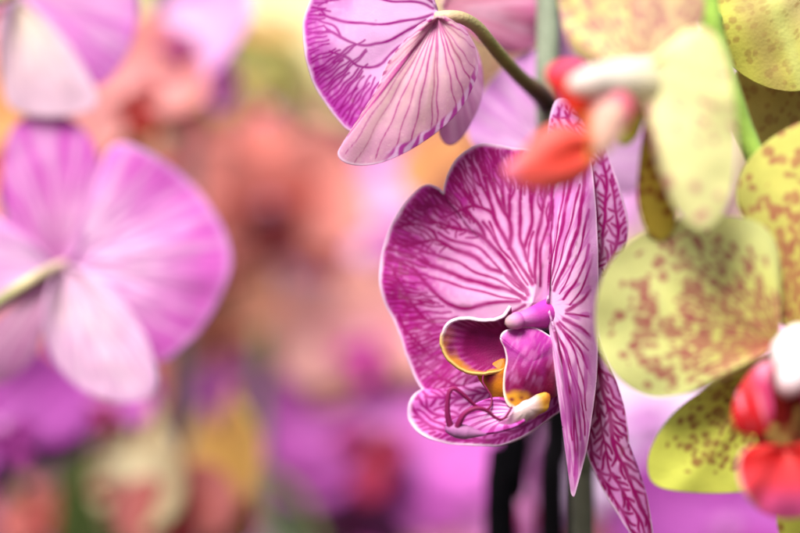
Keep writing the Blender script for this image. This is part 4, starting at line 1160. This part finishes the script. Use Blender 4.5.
CORAL = ('#c04c40', '#f0a096', '#c8584a', '#ec9084', '#4c0606', '#a82038', '#f4b4cc')
CORALD = ('#c0544c', '#dc8480', '#c05c54', '#d47870', '#7c1010', '#b02030', '#e09a9a')
PEACH = ('#e898a8', '#f4bcb4', '#e8a49c', '#eeaea2', '#c828a0', '#dc50b4', '#f2b8dc')
SALMON = ('#e8a8a8', '#e49890', '#e09890', '#d88880', '#8c1410', '#b42820', '#ecbcb8')
PINKP = ('#f4ccf2', '#eeb0ea', '#eeb4ec', '#e49ae0', '#c03ca8', '#d460b8', '#f4d4ea')
MAGENTA = ('#d474cc', '#c85ac0', '#cc66c4', '#bc50b4', '#8c0c2c', '#a81c4c', '#d890c8')
PURPLE = ('#c062bc', '#b650b2', '#b858b4', '#a644a4', '#962c88', '#a83c94', '#d090c8')
PALEY = ('#f4eebc', '#f2ecb4', '#f2ebb4', '#ece6a6', '#e0b070', '#e8c080', '#f8f4dc')
YGREEN = ('#d6cf86', '#c6c468', '#ccc678', '#b0b050', '#9c5a20', '#b87830', '#e8e0a8')
OCHRE = ('#dcb054', '#e0b468', '#d8b45c', '#d49c58', '#a03a20', '#b85a30', '#e8d090')
ORANGE = ('#e0ac70', '#d89860', '#dca870', '#d08850', '#b83428', '#c85038', '#ecd0a0')
CREAM = ('#f4eac4', '#eedcae', '#f0e4b4', '#e8caa0', '#c04a50', '#d07070', '#f4eccc')
LILAC = ('#f0dcf2', '#eccdf2', '#ecd4f0', '#e2c0ec', '#c880c8', '#d8a0d8', '#f6ecf6')
MAUVE = ('#c47cb8', '#b868ac', '#ac64a4', '#a05498', '#8c1858', '#98306c', '#cc9cc0')
TAN = ('#d89c7c', '#dc9c84', '#d49870', '#cc8c70', '#8c2418', '#a43c28', '#e4c8a0')


def named_blooms():
    b = bloom
    b('large blurred coral orchid bloom with dark red throat in the middle of the background', 268, 212, .72, .035, 10, 8, 5, CORAL)
    b('blurred peach pink orchid bloom with hot pink centre behind the big veined petal', 366, 342, .70, .029, -12, 5, 10, PEACH)
    b('blurred salmon orchid bloom between the two soft magenta blooms at left', 122, 100, .60, .026, 20, 10, 30, SALMON)
    b('narrow pink orchid bloom seen side-on near the top, left of the pale yellow glow', 204, 40, .62, .034, -62, 8, 0, PINKP)
    b('blurred magenta orchid bloom with crimson throat under the peach pink one', 386, 436, .70, .044, -12, 14, -8, MAGENTA)
    b('blurred light pink orchid bloom far behind, left of the sharp veined petal', 396, 222, .78, .034, -10, 10, 12, PINKP)
    b('blurred orange orchid bloom showing between the two sharp veined blooms', 438, 166, .76, .017, 10, 15, 40, ORANGE)
    b('pale yellow orchid bloom glowing at the top centre of the background', 276, 22, .88, .066, -8, 12, 0, PALEY)
    b('small yellow green orchid bloom under the pale yellow glow', 246, 84, .75, .019, 12, -8, 20, YGREEN)
    b('tall ochre yellow orchid bloom seen side-on, low in the background', 226, 478, .62, .029, -64, 6, 8, OCHRE)
    b('cream orchid bloom seen side-on, low at left under the hanging pale sepal', 140, 484, .60, .025, -52, 8, -6, CREAM)
    b('coral red orchid bloom low at left beside the ochre one', 180, 516, .58, .017, -10, 12, 14, CORALD)
    b('magenta orchid bloom just behind and under the hanging pale sepal', 108, 404, .53, .0135, -10, 12, 6, MAGENTA)
    b('purple orchid bloom at the left edge below the soft magenta bloom', 2, 430, .50, .021, 20, 10, 25, PURPLE)
    b('small violet orchid bloom in the dark gap left of the peach pink one', 236, 392, .76, .014, 18, 8, 12, PURPLE)
    b('bright pink orchid bloom left of the black stem at the bottom', 458, 488, .80, .037, -18, 8, 0, PINKP)
    b('whitish lilac orchid bloom behind the two speckled yellow petals', 640, 398, .72, .034, -8, 5, 16, LILAC)
    b('purple orchid bloom below the speckled yellow sepal at the bottom edge', 722, 535, .62, .034, 10, 15, 0, PURPLE)
    b('pale pink orchid bloom between the sharp veined bloom and the pale yellow petal', 640, 165, .80, .034, 5, 8, 33, PINKP)
    b('salmon pink orchid bloom upper middle, above the large coral one', 352, 105, .88, .034, 5, 5, 15, PEACH)
    b('tan orange orchid bloom under the large coral one', 222, 318, .82, .030, -20, 10, 22, TAN)
    b('small greyish pink orchid bloom right of the dark green stem at the bottom', 612, 492, .62, .015, 15, 5, 0, LILAC)
    b('mauve orchid bloom seen between the two black stems', 533, 506, .68, .024, 0, 10, 20, MAUVE)
    b('dull red orchid bloom in the bottom left corner', 40, 522, .70, .015, 25, 4, 15, CORALD)
    b('pale pink orchid bloom left of the top sharp bloom, far behind', 330, 165, 1.0, .050, 15, 12, 44, PINKP)
    b('deep purple orchid bloom low in the middle beside the green leaves', 345, 515, .74, .026, 12, 14, 9, MAUVE)
    b('small pink bloom at the left edge between the two soft magenta blooms', -8, 150, .62, .024, 0, 10, 0, ORANGE)
    b('coral bloom right of the left soft magenta bloom, under the salmon one', 200, 200, .80, .036, 22, 5, 60, CORALD)


# ------------------------------------------------------------------ stems, leaves
def stems():
    def stem(label, pts, rad, cols, name='flower_stem', mat=None):
        pts = np.array(pts, float)
        k = nearer(pts[-1, 2]) / pts[-1, 2]; rad = [q * k for q in rad]; pts[:, 2] *= k
        w = P(pts[:, 0], pts[:, 1], pts[:, 2])
        base = w[-1].copy(); base[2] = 0.0
        w = np.vstack([w, (w[-1] + base) / 2 + np.array([0.004, 0.004, 0]), base])
        rad = list(rad) + [rad[-1]] * 2
        o = _tube(name, None, w, rad, cols, world=True, n=110, nseg=18, loc=base, mat=mat)
        tag(o, label, 'stem')
        return o
    stem('grey green orchid stem rising behind the sharp bloom from bottom to top', [(547, -80, .423), (548, -10, .423), (548, 50, .423), (547, 100, .424), (552, 160, .426), (562, 240, .428), (573, 330, .43), (581, 420, .432), (584, 480, .433), (583, 560, .434)],
         [2.6, 2.6, 2.6, 3.2, 2.8, 2.8, 3.0, 3.2, 3.4, 3.5], ['#8f9a84', '#848f78', '#5e5a48', '#3e4a26', '#33411f', '#2f3b1d', '#2c371b', '#2a341a', '#2a341a'])
    stem('black stem under the curled tendrils, leaning slightly right', [(545, 330, .47), (530, 380, .468), (516, 440, .465), (510, 490, .463), (501, 560, .46)],
         [3.8, 3.9, 4.1, 4.2, 4.3], ['#07060a', '#050407'], mat=M_DARK)
    stem('black stem directly behind the pointed tip of the edge-on petal', [(560, 330, .50), (558, 400, .50), (556, 460, .50), (552, 560, .50)], [4.8, 4.8, 4.8, 4.8], ['#080609', '#060507'], mat=M_DARK)
    stem('dark purple brown stem shape standing for the dark area behind the speckled yellow sepal', [(658, 395, .86), (655, 440, .86), (650, 500, .86), (646, 570, .86)], [9, 8, 8, 8], ['#2c1a2a', '#20141f'], mat=M_DARK)  # tube standing in for a blurred dark area, not a known stem
    stem('bright green orchid stem between the pale yellow petal and the corner bloom', [(706, -60, .375), (707, -10, .375), (713, 30, .376), (726, 75, .378), (742, 125, .38), (760, 170, .382), (790, 260, .386), (818, 380, .394), (830, 560, .40)],
         [1.9, 2.0, 2.1, 1.9, 1.9, 2.0, 2.0, 2.2, 2.3], ['#a6cf58', '#a9cc5c', '#7fb468', '#7db26c', '#5f9a48', '#4d8a3c', '#4d7a34', '#4d7a34'])
    stem('green stem crossing the blurred leaves at the lower middle', [(262, 330, .70), (260, 420, .70), (258, 480, .70), (255, 560, .70)], [2.0, 2.2, 2.4, 2.6], ['#7f9a6c', '#7f9a6c', '#6a8458'])
    stem('grey stem beside the narrow pink bloom at upper left', [(190, 60, .68), (196, 100, .68), (192, 150, .68), (188, 240, .68), (186, 400, .68)], [2.6, 2.8, 2.8, 3, 3], ['#7c6a74', '#84707e', '#6a5a60', '#3a3a28'])
    stem('dark stem shape added as the shaded gap right of the pale hanging sepal', [(176, 330, .82), (180, 400, .82), (182, 470, .82), (182, 560, .82)], [7.0, 7.2, 7.4, 7.6], ['#1c1c10', '#18190e'], mat=M_DARK)  # added stem shape; its dark colour stands in for the shade between blooms


def blade(name, label, base, tip, width, bend, cols, cat='leaf', group=None):
    base = np.array(base); tip = np.array(tip)
    n, m = 30, 9
    t = np.linspace(0, 1, n)[:, None]
    ctr = base + (tip - base) * t + np.array(bend) * (4 * t * (1 - t))
    T = np.gradient(ctr, axis=0); T /= np.linalg.norm(T, axis=1)[:, None]
    S = np.cross(T, np.array([0, -1.0, 0.2])); S /= np.linalg.norm(S, axis=1)[:, None]
    Nn = np.cross(S, T)
    w = width * np.sin(np.pi * np.clip(0.12 + 0.86 * t, 0, 1)) ** 0.7
    x = np.linspace(-1, 1, m)
    V = ctr[:, None] + S[:, None] * (w * x[None])[..., None] + Nn[:, None] * (w * 0.35 * np.abs(x)[None] ** 1.5)[..., None]
    V = V.reshape(-1, 3)
    X = np.tile(x, n)
    c = mixc(np.broadcast_to(hx(cols[0]), V.shape), hx(cols[1]), np.abs(X) * 0.6 + 0.5 * (vnoise(V, 120, 3) - 0.3))
    o = link_mesh(name, V, grid_faces(n, m), c, M_LEAF, None, base, 0.0012)
    o.location = base
    return tag(o, label, cat, group)


def leaves():
    specs = [('pale green orchid leaf upright beside the green stem', 275, 540, 272, 430, .70, .006, ('#7f9c6a', '#93b080')),
             ('pale green orchid leaf right of the green stem, tip leaning right', 292, 545, 312, 428, .72, .007, ('#8aa874', '#a4bc92')),
             ('greyish green orchid leaf beside the purple bloom at the bottom', 318, 545, 330, 452, .74, .006, ('#93a88c', '#b0bca8')),
             ('dark olive orchid leaf at the top between the corner bloom and the narrow pink bloom', 146, 150, 156, -40, .70, .011, ('#4a5220', '#5c6228')),
             ('near-black olive orchid leaf added to darken the gap left of the ochre bloom', 186, 560, 170, 330, .76, .013, ('#1c2010', '#262a14')),  # blade added for the dark gap, the shade put into its colour
             ('dark olive orchid leaf under the purple bloom at the left edge', 60, 560, 70, 425, .62, .010, ('#3c4a20', '#4a5a28')),
             ('dark olive orchid leaf behind the cream bloom at the bottom left', 100, 560, 84, 440, .66, .010, ('#3c4420', '#4e5428'))]
    for lb, x0, y0, x1, y1, z, w, cs in specs:
        w *= nearer(z) / z; z = nearer(z)
        a = P(x0, y0, z); t = P(x1, y1, z + 0.01)
        a[2] -= 0.06 if y0 > 500 else 0.0
        blade('orchid_leaf', lb, a, t, w, (0.004, 0.006, 0), cs)


# ------------------------------------------------------------------ the mass of far blooms and leaves
def far_mass():
    r = np.random.default_rng(5)
    Vs, Fs, Cs = [], [], []; off = 0
    rd = math.radians
    pal_top = [PALEY, PALEY, PINKP, PEACH, LILAC, PALEY]
    pal_mid = [PINKP, PEACH, SALMON, PINKP, LILAC, CORAL]
    pal_low = [MAGENTA, PURPLE, MAUVE, CORALD, TAN, PURPLE]
    pal_right = [PINKP, LILAC, PALEY, PEACH]
    for gy in range(-6, 13):
        for gx in range(-9, 18):
            px = gx * 92 + r.uniform(-30, 30) - 100 + 46 * (gy % 2) ; py = gy * 62 + r.uniform(-22, 22) - 60
            if r.random() < (0.5 if gy > 6 else 0.12): continue
            if -40 < px < 175 and py < 60: continue
            if 130 < px < 275 and py > 290: continue
            if 20 < px < 150 and py > 390: continue
            z = r.uniform(.80, 1.12)
            if py < 120: pl = pal_top if px > 150 else pal_mid
            elif py < 330: pl = pal_mid if px < 480 else pal_right
            else: pl = pal_low
            if px > 560 and py < 340: pl = pal_right
            pal = pl[r.integers(len(pl))]
            M = np.array(flower_matrix(px, py, z, r.uniform(-40, 20), r.uniform(0, 30), r.uniform(-25, 25)))
            seed = int(r.integers(10000))
            for nm, V, F, c in bloom_pieces(r.uniform(.031, .040), pal, seed):
                if nm == 'side_lobe': continue
                Wd = V @ M[:3, :3].T + M[:3, 3]
                Vs.append(Wd); Fs.append(F + off); Cs.append(c); off += len(V)
    o = link_mesh('orchid_blossoms', np.vstack(Vs), np.vstack(Fs), np.vstack(Cs), M_SOFT)
    tag(o, 'blurred mass of pink, coral and yellow orchid blossoms filling the far background', 'blossoms', kind='stuff')
    # leaves and stalks under and behind them
    Vs, Fs, Cs = [], [], []; off = 0
    for k in range(1500):
        x = r.uniform(-1.1, 1.1); y = r.uniform(1.05, 1.75); zz = r.uniform(0.0, 0.30) if k % 3 else r.uniform(0.2, 1.25)
        if k % 3 == 0: y = r.uniform(1.4, 1.8)
        b = np.array([x, y, zz]); d = np.array([r.normal(), r.normal() * 0.5, abs(r.normal()) + 0.4]); d /= np.linalg.norm(d)
        Ln = r.uniform(.09, .2); w = r.uniform(.02, .04)
        n, m = 8, 3
        t = np.linspace(0, 1, n)[:, None]
        ctr = b + d * Ln * t + np.array([0, 0, -0.25 * Ln]) * t * t
        S = np.cross(d, np.array([r.normal(), -1.0, 0.2])); S /= np.linalg.norm(S)
        ww = w * np.sin(np.pi * (0.1 + 0.88 * t)) ** 0.7
        V = (ctr[:, None] + S[None, None] * (ww * np.array([-1, 0, 1])[None])[..., None])
        V[:, 1, 2] -= 0.25 * ww[:, 0]
        V = V.reshape(-1, 3)
        c = np.broadcast_to(hx('#3a4a20') * r.uniform(0.6, 1.3), V.shape) * np.array([r.uniform(.8, 1.2), 1, 1])
        Vs.append(V); Fs.append(grid_faces(n, m) + off); Cs.append(c); off += len(V)
    o = link_mesh('orchid_foliage', np.vstack(Vs), np.vstack(Fs), np.vstack(Cs), M_LEAF)
    tag(o, 'dark green mass of orchid leaves under and behind the far blossoms', 'foliage', kind='stuff')


# ------------------------------------------------------------------ build
main_flower()
top_flower()
pale_flower()
yellow_top()
yellow_right()
yellow_corner()
left_flower()
left_top_flower()
named_blooms()
stems()
leaves()
far_mass()

me = bpy.data.meshes.new('ground')
me.from_pydata([(-30, -30, 0), (30, -30, 0), (30, 60, 0), (-30, 60, 0)], [], [(0, 1, 2, 3)])
me.materials.append(noise_material('potting_bark', (0.018, 0.013, 0.009), (0.06, 0.042, 0.028), 30))
g = bpy.data.objects.new('ground', me); COL.objects.link(g)
g['kind'] = 'structure'; g['label'] = 'dark bark covered ground under the orchids'; g['category'] = 'ground'

# ------------------------------------------------------------------ camera, light
cam = bpy.data.cameras.new('camera'); co = bpy.data.objects.new('camera', cam); COL.objects.link(co)
co.location = (0, 0, CAM_H); co.rotation_euler = (math.radians(90), 0, 0)
cam.lens = LENS; cam.sensor_width = SENS; cam.clip_start = 0.01; cam.clip_end = 500
cam.dof.use_dof = True; cam.dof.focus_distance = 0.394; cam.dof.aperture_fstop = 3.1
SC.camera = co

SUN_EL, SUN_AZ = 52.0, 205.0       # azimuth from +Y clockwise: behind the camera, to the left
w = bpy.data.worlds.new('World'); SC.world = w; w.use_nodes = True
nt = w.node_tree; bg = nt.nodes['Background']
sky = nt.nodes.new('ShaderNodeTexSky'); sky.sky_type = 'NISHITA'; sky.sun_disc = False
sky.sun_elevation = math.radians(SUN_EL); sky.sun_rotation = math.radians(SUN_AZ)
sky.dust_density = 4.0; sky.ozone_density = 0.4
nt.links.new(sky.outputs['Color'], bg.inputs['Color']); bg.inputs['Strength'].default_value = 0.055
sl = bpy.data.lights.new('sun', 'SUN'); so = bpy.data.objects.new('sun', sl); COL.objects.link(so)
sl.energy = 3.1; sl.angle = math.radians(28); sl.color = (1.0, 0.965, 0.92)
az, el = math.radians(SUN_AZ), math.radians(SUN_EL)
dirv = Vector((math.sin(az) * math.cos(el), math.cos(az) * math.cos(el), math.sin(el)))
so.rotation_euler = dirv.to_track_quat('Z', 'Y').to_euler()
so.location = (0, -1, 2)

SC.view_settings.view_transform = 'Standard'; SC.view_settings.look = 'None'
SC.view_settings.gamma = 1.0; SC.view_settings.exposure = 1.22
SC.render.engine = 'CYCLES'
SC.cycles.max_bounces = 10; SC.cycles.transmission_bounces = 8; SC.cycles.diffuse_bounces = 6
SC.cycles.use_denoising = True
